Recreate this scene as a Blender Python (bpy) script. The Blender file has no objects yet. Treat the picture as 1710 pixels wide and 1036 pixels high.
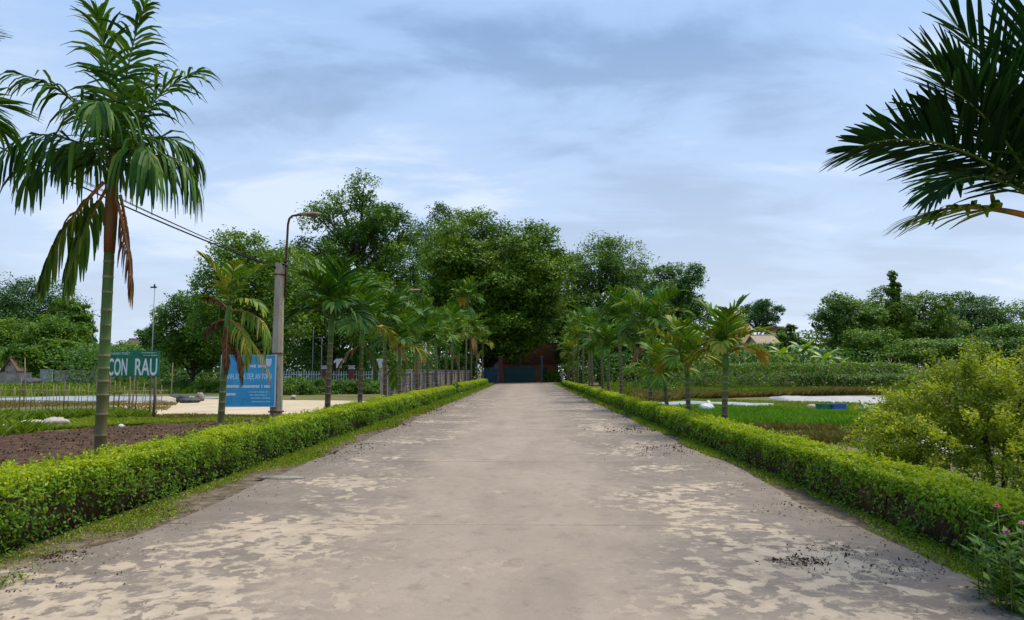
import bpy, bmesh, math, random
import numpy as np
from mathutils import Vector, Matrix

# ------------------------------------------------------------------ camera, world, sun, exposure
SC = bpy.context.scene
COL = SC.collection
F_PX, CXP, CYP, CAM_H = 1235.0, 855.0, 518.0, 1.6
PITCH = math.atan((620 - 518) / F_PX)
YAW = math.atan((880 - 855) / F_PX)
cd = bpy.data.cameras.new('camera')
cam = bpy.data.objects.new('camera', cd)
COL.objects.link(cam)
cam.location = (0, 0, CAM_H)
cam.rotation_euler = (math.pi / 2 + PITCH, 0, YAW)
cd.sensor_width = 36.0
cd.lens = F_PX / 1710 * 36
cd.clip_start = 0.1
cd.clip_end = 4000
SC.camera = cam

SUN_EL, SUN_AZ = math.radians(64), math.radians(55)      # azimuth measured from +Y towards +X
W = bpy.data.worlds.new('World')
SC.world = W
W.use_nodes = True
nt = W.node_tree
nt.nodes.clear()
N = nt.nodes.new
L = nt.links.new
out = N('ShaderNodeOutputWorld')
sky = N('ShaderNodeTexSky')
sky.sky_type = 'NISHITA'
sky.sun_disc = False
sky.sun_elevation = SUN_EL
sky.sun_rotation = SUN_AZ
sky.air_density = 1.2
sky.dust_density = 2.0
bg1 = N('ShaderNodeBackground')
bg1.inputs['Strength'].default_value = 0.10
L(sky.outputs[0], bg1.inputs['Color'])
tc = N('ShaderNodeTexCoord')
sep = N('ShaderNodeSeparateXYZ')
L(tc.outputs['Generated'], sep.inputs[0])


def wmath(op, a, b=None):
    n = N('ShaderNodeMath')
    n.operation = op
    for i, v in enumerate((a, b)):
        if v is None:
            continue
        if isinstance(v, (int, float)):
            n.inputs[i].default_value = v
        else:
            L(v, n.inputs[i])
    return n.outputs[0]


zz = wmath('ADD', wmath('MAXIMUM', sep.outputs[2], 0.0), 0.13)
comb = N('ShaderNodeCombineXYZ')
L(wmath('DIVIDE', sep.outputs[0], zz), comb.inputs[0])
L(wmath('DIVIDE', sep.outputs[1], zz), comb.inputs[1])


def wnoise(scale, detail, rough, off, sx=1.0, sy=1.0):
    mp = N('ShaderNodeMapping')
    mp.inputs['Location'].default_value = off
    mp.inputs['Scale'].default_value = (sx, sy, 1)
    L(comb.outputs[0], mp.inputs[0])
    n = N('ShaderNodeTexNoise')
    n.inputs['Scale'].default_value = scale
    n.inputs['Detail'].default_value = detail
    n.inputs['Roughness'].default_value = rough
    n.inputs['Distortion'].default_value = 0.35
    L(mp.outputs[0], n.inputs['Vector'])
    return n.outputs[0]


big = wnoise(0.6, 3, 0.5, (3.6, 2.3, 0))
fine = wnoise(1.9, 8, 0.57, (7.3, 2.2, 0), 0.75, 1.2)
mixn = wmath('ADD', wmath('MULTIPLY', big, 0.54), wmath('MULTIPLY', fine, 0.52))
cr = N('ShaderNodeValToRGB')
cr.color_ramp.interpolation = 'EASE'
e = cr.color_ramp.elements
e[0].position, e[0].color = 0.43, (0.235, 0.365, 0.60, 1)
e[1].position, e[1].color = 0.66, (0.64, 0.75, 0.92, 1)
m = e.new(0.545)
m.color = (0.36, 0.53, 0.82, 1)
L(mixn, cr.inputs[0])
# pale haze low over the horizon, slightly warm
hz = N('ShaderNodeMapRange')
hz.inputs['From Min'].default_value = 0.0
hz.inputs['From Max'].default_value = 0.42
hz.inputs['To Min'].default_value = 0.85
hz.inputs['To Max'].default_value = 0.0
L(sep.outputs[2], hz.inputs[0])
mxh = N('ShaderNodeMix')
mxh.data_type = 'RGBA'
L(hz.outputs[0], mxh.inputs[0])
L(cr.outputs[0], mxh.inputs[6])
mxh.inputs[7].default_value = (0.64, 0.725, 0.85, 1)
bg2 = N('ShaderNodeBackground')
bg2.inputs['Strength'].default_value = 0.90
L(mxh.outputs[2], bg2.inputs['Color'])
ms = N('ShaderNodeMixShader')
ms.inputs[0].default_value = 0.9
L(bg1.outputs[0], ms.inputs[1])
L(bg2.outputs[0], ms.inputs[2])
L(ms.outputs[0], out.inputs[0])

sd = bpy.data.lights.new('sun', 'SUN')
sd.energy = 2.6
sd.angle = math.radians(28)
sd.color = (1.0, 0.90, 0.72)
sun = bpy.data.objects.new('sun', sd)
COL.objects.link(sun)
sdir = Vector((math.cos(SUN_EL) * math.sin(SUN_AZ), math.cos(SUN_EL) * math.cos(SUN_AZ), math.sin(SUN_EL)))
sun.rotation_euler = sdir.to_track_quat('Z', 'Y').to_euler()
sun.location = (20, 20, 60)

SC.view_settings.view_transform = 'Standard'
SC.view_settings.look = 'None'
SC.view_settings.exposure = 0.42
SC.view_settings.gamma = 1.0
SC.view_settings.use_curve_mapping = False
SC.render.engine = 'CYCLES'

CAMM = Matrix.Rotation(YAW, 3, 'Z') @ Matrix.Rotation(math.pi / 2 + PITCH, 3, 'X')


def ray(px, py):
    return CAMM @ Vector((px - CXP, CYP - py, -F_PX))


def at(px, py, Y):
    d = ray(px, py)
    k = Y / d.y
    return Vector((d.x * k, Y, CAM_H + d.z * k))


# ------------------------------------------------------------------ helpers
def thing(name, label, cat, loc=(0, 0, 0), group=None, rz=0.0):
    o = bpy.data.objects.new(name, None)
    o.empty_display_size = 0.3
    COL.objects.link(o)
    o.location = loc
    o.rotation_euler = (0, 0, rz)
    return tag(o, label, cat, group)


def tag(o, label, cat, group=None, kind=None):
    o['label'] = label
    o['category'] = cat
    if group:
        o['group'] = group
    if kind:
        o['kind'] = kind
    return o


def struct(o):
    o['kind'] = 'structure'
    return o


def link(name, me, mats, parent=None):
    o = bpy.data.objects.new(name, me)
    for mt in (mats if isinstance(mats, (list, tuple)) else [mats]):
        if len(me.materials) < (len(mats) if isinstance(mats, (list, tuple)) else 1):
            me.materials.append(mt)
    COL.objects.link(o)
    if parent is not None:
        o.parent = parent
    return o


def quad_mesh(name, V, mats, parent=None, tint=None, mi=None):
    """V: (n,4,3) separate quads"""
    n = len(V)
    me = bpy.data.meshes.new(name)
    me.vertices.add(n * 4)
    me.vertices.foreach_set('co', np.ascontiguousarray(V, dtype=np.float32).ravel())
    me.loops.add(n * 4)
    me.loops.foreach_set('vertex_index', np.arange(n * 4, dtype=np.int32))
    me.polygons.add(n)
    me.polygons.foreach_set('loop_start', np.arange(n, dtype=np.int32) * 4)
    if mi is not None:
        me.polygons.foreach_set('material_index', np.asarray(mi, dtype=np.int32))
    if tint is not None:
        a = me.attributes.new('tint', 'FLOAT', 'POINT')
        t = np.repeat(np.asarray(tint, dtype=np.float32), 4) if len(tint) == n else np.asarray(tint, dtype=np.float32)
        a.data.foreach_set('value', t)
    me.update(calc_edges=True)
    return link(name, me, mats, parent)


class G:
    def __init__(s):
        s.v, s.f, s.mi, s.t, s.sm = [], [], [], [], []

    def add(s, V, Fc, mi=0, t=0.5, smooth=False):
        b = len(s.v)
        s.v += [tuple(p) for p in V]
        s.t += list(t) if hasattr(t, '__len__') else [t] * len(V)
        for k, f in enumerate(Fc):
            s.f.append(tuple(i + b for i in f))
            s.mi.append(mi[k] if hasattr(mi, '__len__') else mi)
            s.sm.append(smooth)
        return s

    def box(s, c, d, mi=0, t=0.5, rz=0.0, R=None):
        if R is None:
            R = Matrix.Rotation(rz, 3, 'Z')
        V = []
        for x in (-.5, .5):
            for y in (-.5, .5):
                for z in (-.5, .5):
                    V.append(Vector(c) + R @ Vector((x * d[0], y * d[1], z * d[2])))
        return s.add(V, [(0, 1, 3, 2), (4, 6, 7, 5), (0, 4, 5, 1), (2, 3, 7, 6), (0, 2, 6, 4), (1, 5, 7, 3)], mi, t)

    def tube(s, P, R, n=6, mi=0, t=0.5, cap=True, smooth=True):
        P = [Vector(p) for p in P]
        V, Fc, T = [], [], []
        ref = Vector((0.31, 0.95, 0.02)).normalized()
        for i, p in enumerate(P):
            d = (P[min(i + 1, len(P) - 1)] - P[max(i - 1, 0)])
            if d.length < 1e-9:
                d = Vector((0, 0, 1))
            d.normalize()
            if abs(d.dot(ref)) > .95:
                ref = Vector((1, 0.1, 0.1)).normalized()
            a = d.cross(ref).normalized()
            b = d.cross(a)
            for k in range(n):
                an = 2 * math.pi * k / n
                V.append(p + (a * math.cos(an) + b * math.sin(an)) * R[i])
                T.append(t[i] if hasattr(t, '__len__') else t)
        m_ = []
        for i in range(len(P) - 1):
            for k in range(n):
                k2 = (k + 1) % n
                Fc.append((i * n + k, i * n + k2, (i + 1) * n + k2, (i + 1) * n + k))
                m_.append(mi[i] if hasattr(mi, '__len__') else mi)
        if cap:
            Fc.append(tuple(range(n - 1, -1, -1)))
            Fc.append(tuple(range((len(P) - 1) * n, len(P) * n)))
            z = mi if not hasattr(mi, '__len__') else mi[0]
            m_ += [z, z]
        return s.add(V, Fc, m_, T, smooth)

    def ell(s, c, r, nu=10, nv=6, mi=0, t=0.5, jit=0.0, rng=None, smooth=True):
        V, Fc = [], []
        for j in range(1, nv):
            ph = math.pi * j / nv
            for i in range(nu):
                th = 2 * math.pi * i / nu
                q = 1 + (rng.uniform(-jit, jit) if jit else 0)
                V.append((c[0] + r[0] * math.sin(ph) * math.cos(th) * q, c[1] + r[1] * math.sin(ph) * math.sin(th) * q, c[2] + r[2] * math.cos(ph) * q))
        a = len(V)
        V += [(c[0], c[1], c[2] + r[2]), (c[0], c[1], c[2] - r[2])]
        for j in range(nv - 2):
            for i in range(nu):
                i2 = (i + 1) % nu
                Fc.append((j * nu + i, (j + 1) * nu + i, (j + 1) * nu + i2, j * nu + i2))
        for i in range(nu):
            i2 = (i + 1) % nu
            Fc.append((a, i, i2))
            Fc.append((a + 1, (nv - 2) * nu + i2, (nv - 2) * nu + i))
        return s.add(V, Fc, mi, t, smooth)

    def build(s, name, mats, parent=None):
        me = bpy.data.meshes.new(name)
        me.from_pydata(s.v, [], s.f)
        me.polygons.foreach_set('material_index', s.mi)
        me.polygons.foreach_set('use_smooth', s.sm)
        a = me.attributes.new('tint', 'FLOAT', 'POINT')
        a.data.foreach_set('value', np.asarray(s.t, dtype=np.float32))
        me.update()
        return link(name, me, mats, parent)


def nrm(a):
    return a / np.maximum(np.linalg.norm(a, axis=-1, keepdims=True), 1e-9)


def leaf_quads(P, Nn, ln, wd, rng, T=None, fold=0.0):
    n = len(P)
    if T is None:
        T = rng.normal(size=(n, 3))
    t = nrm(np.cross(Nn, np.cross(T, Nn)))
    b = np.cross(Nn, t)
    ln = np.broadcast_to(ln, (n,))[:, None] * 0.5
    wd = np.broadcast_to(wd, (n,))[:, None] * 0.5
    V = np.stack([P - t * ln, P + b * wd - t * ln * .12, P + t * ln, P - b * wd - t * ln * .12], axis=1)
    if fold:
        V[:, 2] -= Nn * ln * fold
    return V


def fbm(x, y, seed, oct=4, f0=1.0):
    r = np.random.default_rng(seed)
    s = 0
    a = 1.0
    for o in range(oct):
        for k in range(3):
            an = r.uniform(0, 2 * math.pi)
            ph = r.uniform(0, 6.28)
            s = s + a * np.sin((x * math.cos(an) + y * math.sin(an)) * f0 * (2 ** o) * r.uniform(.8, 1.3) + ph)
        a *= 0.55
    return s / 3.6


# ------------------------------------------------------------------ materials
def newmat(name):
    mt = bpy.data.materials.new(name)
    mt.use_nodes = True
    t = mt.node_tree
    t.nodes.clear()
    o = t.nodes.new('ShaderNodeOutputMaterial')
    return mt, t, o


def ramp(t, stops):
    r = t.nodes.new('ShaderNodeValToRGB')
    el = r.color_ramp.elements
    el[0].position, el[0].color = stops[0][0], (*stops[0][1], 1)
    el[1].position, el[1].color = stops[-1][0], (*stops[-1][1], 1)
    for p, c in stops[1:-1]:
        x = el.new(p)
        x.color = (*c, 1)
    return r


def leafmat(name, stops, trans=0.22, rough=0.5, spec=0.3):
    mt, t, o = newmat(name)
    at_ = t.nodes.new('ShaderNodeAttribute')
    at_.attribute_name = 'tint'
    r = ramp(t, stops)
    t.links.new(at_.outputs['Fac'], r.inputs[0])
    p = t.nodes.new('ShaderNodeBsdfPrincipled')
    p.inputs['Roughness'].default_value = rough
    p.inputs['Specular IOR Level'].default_value = spec
    t.links.new(r.outputs[0], p.inputs['Base Color'])
    if trans > 0:
        tr = t.nodes.new('ShaderNodeBsdfTranslucent')
        hs = t.nodes.new('ShaderNodeHueSaturation')
        hs.inputs['Hue'].default_value = 0.485
        hs.inputs['Saturation'].default_value = 1.15
        hs.inputs['Value'].default_value = 1.5
        t.links.new(r.outputs[0], hs.inputs['Color'])
        t.links.new(hs.outputs[0], tr.inputs[0])
        mx = t.nodes.new('ShaderNodeMixShader')
        mx.inputs[0].default_value = trans
        t.links.new(p.outputs[0], mx.inputs[1])
        t.links.new(tr.outputs[0], mx.inputs[2])
        t.links.new(mx.outputs[0], o.inputs[0])
    else:
        t.links.new(p.outputs[0], o.inputs[0])
    return mt


def noisemat(name, stops, scale=4.0, detail=6.0, rough=0.85, bump=0.3, bscale=None, spec=0.25, metal=0.0, stretch=(1, 1, 1), dist=0.05):
    mt, t, o = newmat(name)
    tcn = t.nodes.new('ShaderNodeTexCoord')
    mp = t.nodes.new('ShaderNodeMapping')
    mp.inputs['Scale'].default_value = stretch
    t.links.new(tcn.outputs['Object'], mp.inputs[0])
    n = t.nodes.new('ShaderNodeTexNoise')
    n.inputs['Scale'].default_value = scale
    n.inputs['Detail'].default_value = detail
    n.inputs['Roughness'].default_value = 0.62
    t.links.new(mp.outputs[0], n.inputs['Vector'])
    r = ramp(t, stops)
    t.links.new(n.outputs[0], r.inputs[0])
    p = t.nodes.new('ShaderNodeBsdfPrincipled')
    p.inputs['Roughness'].default_value = rough
    p.inputs['Metallic'].default_value = metal
    p.inputs['Specular IOR Level'].default_value = spec
    t.links.new(r.outputs[0], p.inputs['Base Color'])
    if bump:
        n2 = t.nodes.new('ShaderNodeTexNoise')
        n2.inputs['Scale'].default_value = bscale or scale * 5
        n2.inputs['Detail'].default_value = 8
        t.links.new(mp.outputs[0], n2.inputs['Vector'])
        bp = t.nodes.new('ShaderNodeBump')
        bp.inputs['Strength'].default_value = bump
        bp.inputs['Distance'].default_value = dist
        t.links.new(n2.outputs[0], bp.inputs['Height'])
        t.links.new(bp.outputs[0], p.inputs['Normal'])
    t.links.new(p.outputs[0], o.inputs[0])
    return mt


def solid(name, c, rough=0.6, var=0.18, scale=6.0, metal=0.0, bump=0.1):
    lo = tuple(x * (1 - var) for x in c)
    hi = tuple(min(1, x * (1 + var)) for x in c)
    return noisemat(name, [(0.3, lo), (0.7, hi)], scale, 5, rough, bump, metal=metal)


M = {}
# foliage ramps: tint 0 = darker / older leaves, 1 = fresh growth
M['hedge'] = leafmat('hedge_leaf', [(0, (0.035, 0.10, 0.008)), (0.42, (0.12, 0.25, 0.012)), (1, (0.42, 0.50, 0.020))], 0.32, 0.5, 0.2)
M['tree_dark'] = leafmat('tree_leaf_dark', [(0, (0.022, 0.078, 0.008)), (0.5, (0.066, 0.168, 0.014)), (1, (0.20, 0.32, 0.024))], 0.26)
M['tree_mid'] = leafmat('tree_leaf_mid', [(0, (0.034, 0.10, 0.008)), (0.5, (0.095, 0.21, 0.014)), (1, (0.25, 0.36, 0.022))], 0.26)
M['tree_yellow'] = leafmat('tree_leaf_yellowish', [(0, (0.026, 0.088, 0.006)), (0.5, (0.084, 0.190, 0.010)), (1, (0.27, 0.37, 0.020))], 0.24)
M['tree_blue'] = leafmat('tree_leaf_bluish', [(0, (0.022, 0.075, 0.018)), (0.5, (0.050, 0.14, 0.028)), (1, (0.13, 0.25, 0.040))], 0.2)
M['palm'] = leafmat('palm_leaf', [(0, (0.008, 0.034, 0.008)), (0.25, (0.024, 0.085, 0.012)), (0.45, (0.055, 0.15, 0.014)), (0.68, (0.12, 0.24, 0.018)), (0.85, (0.28, 0.30, 0.03)), (1, (0.40, 0.28, 0.04))], 0.16, 0.55, 0.2)
M['palm_dry'] = leafmat('palm_leaf_dry', [(0, (0.065, 0.028, 0.018)), (0.5, (0.18, 0.085, 0.04)), (1, (0.34, 0.20, 0.085))], 0.12, 0.7, 0.15)
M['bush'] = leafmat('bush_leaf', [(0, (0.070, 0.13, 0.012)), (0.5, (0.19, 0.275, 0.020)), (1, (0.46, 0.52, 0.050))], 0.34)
M['weed'] = leafmat('weed_leaf', [(0, (0.055, 0.13, 0.010)), (0.5, (0.17, 0.27, 0.014)), (1, (0.38, 0.40, 0.035))], 0.25, 0.6)
M['crop'] = leafmat('crop_blade', [(0, (0.030, 0.12, 0.008)), (0.5, (0.085, 0.235, 0.016)), (1, (0.22, 0.38, 0.04))], 0.35)
M['dry_grass'] = leafmat('dry_grass_blade', [(0, (0.09, 0.10, 0.02)), (0.5, (0.24, 0.20, 0.055)), (1, (0.42, 0.33, 0.14))], 0.2, 0.8, 0.1)
M['litter'] = leafmat('dead_leaf', [(0, (0.022, 0.014, 0.010)), (0.6, (0.06, 0.036, 0.022)), (1, (0.14, 0.085, 0.045))], 0.0, 0.8, 0.1)
M['banana'] = leafmat('banana_leaf', [(0, (0.05, 0.15, 0.015)), (0.5, (0.13, 0.27, 0.02)), (1, (0.30, 0.40, 0.045))], 0.3, 0.4, 0.4)
M['bark'] = noisemat('tree_bark', [(0.3, (0.03, 0.022, 0.015)), (0.7, (0.10, 0.08, 0.06))], 3, 6, 0.9, 0.6, stretch=(1, 1, .25))
M['twig'] = noisemat('twig', [(0.3, (0.03, 0.018, 0.010)), (0.7, (0.085, 0.055, 0.03))], 8, 4, 0.9, 0.3)
M['ptrunk'] = None
mt, t, o = newmat('palm_trunk_skin')
a_ = t.nodes.new('ShaderNodeAttribute')
a_.attribute_name = 'tint'
tcn = t.nodes.new('ShaderNodeTexCoord')
nz = t.nodes.new('ShaderNodeTexNoise')
nz.inputs['Scale'].default_value = 9
nz.inputs['Detail'].default_value = 6
mpn = t.nodes.new('ShaderNodeMapping')
mpn.inputs['Scale'].default_value = (1, 1, .35)
t.links.new(tcn.outputs['Object'], mpn.inputs[0])
t.links.new(mpn.outputs[0], nz.inputs[0])
ad = t.nodes.new('ShaderNodeMath')
ad.operation = 'MULTIPLY_ADD'
ad.inputs[1].default_value = 0.9
t.links.new(nz.outputs[0], ad.inputs[0])
t.links.new(a_.outputs['Fac'], ad.inputs[2])
sb = t.nodes.new('ShaderNodeMath')
sb.operation = 'SUBTRACT'
sb.inputs[1].default_value = 0.47
t.links.new(ad.outputs[0], sb.inputs[0])
rp = ramp(t, [(0, (0.090, 0.058, 0.036)), (0.25, (0.115, 0.078, 0.034)), (0.5, (0.105, 0.092, 0.018)), (0.75, (0.075, 0.105, 0.014)), (1, (0.075, 0.15, 0.02))])
t.links.new(sb.outputs[0], rp.inputs[0])
pb = t.nodes.new('ShaderNodeBsdfPrincipled')
pb.inputs['Roughness'].default_value = 0.6
t.links.new(rp.outputs[0], pb.inputs['Base Color'])
bpn = t.nodes.new('ShaderNodeBump')
bpn.inputs['Strength'].default_value = 0.25
bpn.inputs['Distance'].default_value = 0.02
t.links.new(nz.outputs[0], bpn.inputs['Height'])
t.links.new(bpn.outputs[0], pb.inputs['Normal'])
t.links.new(pb.outputs[0], o.inputs[0])
M['ptrunk'] = mt
M['pring'] = noisemat('palm_leaf_scar', [(0.3, (0.20, 0.15, 0.08)), (0.7, (0.38, 0.31, 0.20))], 14, 4, 0.8, 0.2)
M['pshaft'] = noisemat('palm_crownshaft_green', [(0.3, (0.04, 0.12, 0.015)), (0.7, (0.14, 0.26, 0.035))], 3, 4, 0.45, 0.1, stretch=(1, 1, .3))
M['pshaft_red'] = noisemat('palm_old_sheath', [(0.3, (0.075, 0.030, 0.012)), (0.5, (0.20, 0.065, 0.02)), (0.7, (0.15, 0.12, 0.03))], 5, 5, 0.6, 0.2, stretch=(1, 1, .2))
M['rachis'] = noisemat('palm_rachis', [(0.3, (0.06, 0.12, 0.015)), (0.7, (0.18, 0.22, 0.035))], 5, 3, 0.5, 0.1)
M['rachis_or'] = noisemat('palm_rachis_orange', [(0.3, (0.30, 0.10, 0.02)), (0.7, (0.50, 0.22, 0.05))], 5, 3, 0.5, 0.1)

M['ground'] = noisemat('ground_soil_grass', [(0.30, (0.075, 0.10, 0.022)), (0.47, (0.13, 0.135, 0.04)), (0.62, (0.20, 0.16, 0.08)), (0.75, (0.11, 0.13, 0.03))], 0.35, 9, 0.95, 0.8, 5)
M['soil'] = noisemat('tilled_soil', [(0.3, (0.038, 0.020, 0.011)), (0.55, (0.092, 0.050, 0.026)), (0.75, (0.17, 0.10, 0.056))], 3.5, 9, 0.95, 0.9, 12, dist=.06)
M['verge_soil'] = noisemat('verge_soil', [(0.3, (0.055, 0.040, 0.026)), (0.45, (0.12, 0.092, 0.060)), (0.6, (0.20, 0.158, 0.110)), (0.8, (0.33, 0.265, 0.19))], 5.0, 9, 0.95, 0.7, 14)
M['sand'] = noisemat('sandy_concrete_yard', [(0.3, (0.46, 0.37, 0.25)), (0.7, (0.64, 0.53, 0.37))], 0.6, 8, 0.9, 0.25, 8)
M['sand_far'] = noisemat('pale_dry_earth', [(0.3, (0.35, 0.29, 0.19)), (0.7, (0.56, 0.47, 0.32))], 0.3, 8, 0.95, 0.2, 4)
M['plastic'] = noisemat('agricultural_plastic', [(0.3, (0.30, 0.28, 0.265)), (0.7, (0.54, 0.505, 0.50))], 2, 6, 0.5, 0.5, 6, 0.5)
M['plastic_blue'] = noisemat('blue_grey_plastic_sheet', [(0.3, (0.20, 0.23, 0.25)), (0.7, (0.38, 0.41, 0.43))], 1.2, 6, 0.6, 0.5, 5, 0.5)
M['stone'] = noisemat('rubble_stone', [(0.3, (0.16, 0.14, 0.12)), (0.7, (0.40, 0.36, 0.31))], 4, 7, 0.9, 0.6)
M['tarp'] = noisemat('crumpled_sack_cloth', [(0.3, (0.36, 0.31, 0.24)), (0.7, (0.62, 0.56, 0.47))], 5, 6, 0.8, 0.6)
M['tarp_dark'] = noisemat('dark_tarp', [(0.3, (0.035, 0.04, 0.04)), (0.7, (0.11, 0.12, 0.12))], 5, 6, 0.6, 0.6)
M['pole'] = noisemat('pole_concrete', [(0.3, (0.24, 0.19, 0.13)), (0.5, (0.40, 0.33, 0.235)), (0.72, (0.52, 0.45, 0.34))], 3.0, 9, 0.9, 0.5, 22, stretch=(1, 1, .3))
M['rust'] = noisemat('rusty_steel', [(0.3, (0.055, 0.022, 0.014)), (0.55, (0.13, 0.05, 0.025)), (0.75, (0.30, 0.15, 0.06))], 9, 6, 0.75, 0.3)
M['lamp_top'] = noisemat('lamp_housing', [(0.3, (0.30, 0.22, 0.17)), (0.7, (0.48, 0.38, 0.30))], 8, 5, 0.6, 0.1)
M['lamp_glass'] = solid('lamp_lens', (0.20, 0.10, 0.06), 0.3)
M['wire'] = solid('wire_insulation', (0.015, 0.015, 0.018), 0.6)
M['steel'] = solid('galvanised_steel', (0.24, 0.27, 0.29), 0.5, metal=0.4)
M['green_sign'] = noisemat('green_sign_paint', [(0.28, (0.014, 0.12, 0.065)), (0.5, (0.020, 0.185, 0.098)), (0.72, (0.045, 0.24, 0.14))], 2.2, 8, 0.55, 0.15)
M['white_paint'] = solid('white_lettering', (0.78, 0.80, 0.80), 0.5, .05)
M['pale_green'] = solid('pale_green_lettering', (0.40, 0.58, 0.46), 0.5, .05)
M['blue_sign'] = noisemat('blue_banner_print', [(0.3, (0.035, 0.31, 0.55)), (0.7, (0.085, 0.43, 0.69))], 1.8, 4, 0.4, 0.15)
M['banner_edge'] = solid('pale_blue_banner_edge', (0.45, 0.66, 0.80), 0.5, .1)
M['cyan_print'] = solid('pale_cyan_lettering', (0.44, 0.74, 0.86), 0.5, .06)
M['emblem'] = solid('emblem_print', (0.62, 0.66, 0.74), 0.5, .1)
M['wood'] = noisemat('weathered_wood', [(0.3, (0.09, 0.06, 0.04)), (0.7, (0.27, 0.20, 0.14))], 6, 6, 0.9, 0.4, stretch=(1, 1, .2))
M['bamboo'] = noisemat('bamboo_stake', [(0.3, (0.17, 0.11, 0.07)), (0.7, (0.40, 0.31, 0.20))], 6, 5, 0.75, 0.2, stretch=(1, 1, .2))
M['wall_grey'] = noisemat('grey_plaster', [(0.3, (0.19, 0.165, 0.145)), (0.5, (0.30, 0.265, 0.235)), (0.7, (0.42, 0.38, 0.34))], 1.2, 9, 0.9, 0.3)
M['wall_white'] = noisemat('white_wash', [(0.3, (0.48, 0.46, 0.43)), (0.7, (0.68, 0.66, 0.62))], 1.2, 8, 0.9, 0.2)
M['wall_cream'] = noisemat('cream_wall', [(0.3, (0.32, 0.25, 0.17)), (0.7, (0.46, 0.38, 0.27))], 1.2, 8, 0.9, 0.2)
M['wall_orange'] = noisemat('orange_wash', [(0.3, (0.46, 0.19, 0.09)), (0.7, (0.62, 0.30, 0.16))], 0.8, 8, 0.9, 0.2)
M['tile'] = noisemat('clay_tile', [(0.3, (0.15, 0.055, 0.03)), (0.7, (0.33, 0.13, 0.075))], 2.5, 8, 0.9, 0.4)
M['tile_tan'] = noisemat('tan_tile', [(0.3, (0.24, 0.15, 0.08)), (0.7, (0.42, 0.29, 0.17))], 2.5, 8, 0.9, 0.4)
M['thatch'] = noisemat('old_brown_roof', [(0.3, (0.08, 0.055, 0.04)), (0.7, (0.20, 0.14, 0.10))], 4, 8, 0.95, 0.5)
M['glass_dark'] = solid('dark_window_glass', (0.02, 0.025, 0.03), 0.12, .1, bump=0)
M['gate_teal'] = solid('teal_gate_paint', (0.012, 0.045, 0.052), 0.6)
M['gate_blue'] = solid('blue_gate_paint', (0.025, 0.075, 0.11), 0.6)
M['pillar_red'] = solid('dark_red_pillar_tile', (0.13, 0.03, 0.025), 0.6)
M['pillar_cap'] = solid('white_pillar_cap', (0.40, 0.38, 0.40), 0.7)
M['picket'] = solid('pale_blue_picket_paint', (0.34, 0.42, 0.46), 0.6)
M['black'] = solid('black_plastic', (0.012, 0.012, 0.013), 0.35)
M['chrome'] = solid('bright_metal', (0.55, 0.55, 0.56), 0.25, metal=0.9)
M['bike_white'] = solid('white_fairing', (0.62, 0.62, 0.62), 0.3)
M['skin'] = solid('skin', (0.36, 0.20, 0.13), 0.6)
M['shirt'] = solid('grey_shirt_cloth', (0.22, 0.21, 0.20), 0.9)
M['trouser'] = solid('dark_trouser_cloth', (0.03, 0.033, 0.04), 0.9)
M['helmet'] = solid('pale_helmet', (0.62, 0.56, 0.50), 0.3)
M['bag_white'] = noisemat('white_woven_sack', [(0.3, (0.52, 0.53, 0.55)), (0.7, (0.78, 0.79, 0.80))], 5, 5, 0.6, 0.5)
M['bag_blue'] = noisemat('pale_blue_bag', [(0.3, (0.38, 0.52, 0.60)), (0.7, (0.62, 0.74, 0.78))], 5, 5, 0.5, 0.5)
M['crate_blue'] = solid('blue_crate_plastic', (0.03, 0.11, 0.42), 0.4)
M['crate_green'] = solid('green_basket_plastic', (0.02, 0.18, 0.10), 0.4)
M['red_cloth'] = solid('red_cloth', (0.50, 0.07, 0.05), 0.8)
M['pink'] = leafmat('pink_petal', [(0, (0.50, 0.05, 0.12)), (1, (0.75, 0.16, 0.26))], 0.25)
M['magenta'] = leafmat('magenta_petal', [(0, (0.32, 0.01, 0.20)), (1, (0.50, 0.03, 0.33))], 0.25)
M['rosepale'] = leafmat('pale_pink_petal', [(0, (0.55, 0.22, 0.30)), (1, (0.72, 0.38, 0.45))], 0.25)
M['flower_leaf'] = leafmat('flower_plant_leaf', [(0, (0.03, 0.09, 0.010)), (0.5, (0.075, 0.19, 0.016)), (1, (0.19, 0.32, 0.03))], 0.25)

# grey brick wall (far: bricks under ten pixels, so the courses are in the material)
mt, t, o = newmat('grey_brick_courses')
tcn = t.nodes.new('ShaderNodeTexCoord')
mpn = t.nodes.new('ShaderNodeMapping')
mpn.inputs['Rotation'].default_value = (0, math.radians(90), math.radians(90))
t.links.new(tcn.outputs['Object'], mpn.inputs[0])
br = t.nodes.new('ShaderNodeTexBrick')
br.inputs['Color1'].default_value = (0.22, 0.185, 0.16, 1)
br.inputs['Color2'].default_value = (0.36, 0.31, 0.28, 1)
br.inputs['Mortar'].default_value = (0.13, 0.115, 0.10, 1)
br.inputs['Scale'].default_value = 1.0
br.inputs['Brick Width'].default_value = 0.4
br.inputs['Row Height'].default_value = 0.19
br.inputs['Mortar Size'].default_value = 0.018
t.links.new(mpn.outputs[0], br.inputs[0])
pb = t.nodes.new('ShaderNodeBsdfPrincipled')
pb.inputs['Roughness'].default_value = 0.95
nz = t.nodes.new('ShaderNodeTexNoise')
nz.inputs['Scale'].default_value = 1.3
nz.inputs['Detail'].default_value = 8
t.links.new(tcn.outputs['Object'], nz.inputs[0])
mxc = t.nodes.new('ShaderNodeMix')
mxc.data_type = 'RGBA'
mxc.blend_type = 'MULTIPLY'
mxc.inputs[0].default_value = 0.7
rr = ramp(t, [(0.3, (0.55, 0.5, 0.5)), (0.7, (1, 0.97, 0.95))])
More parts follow.
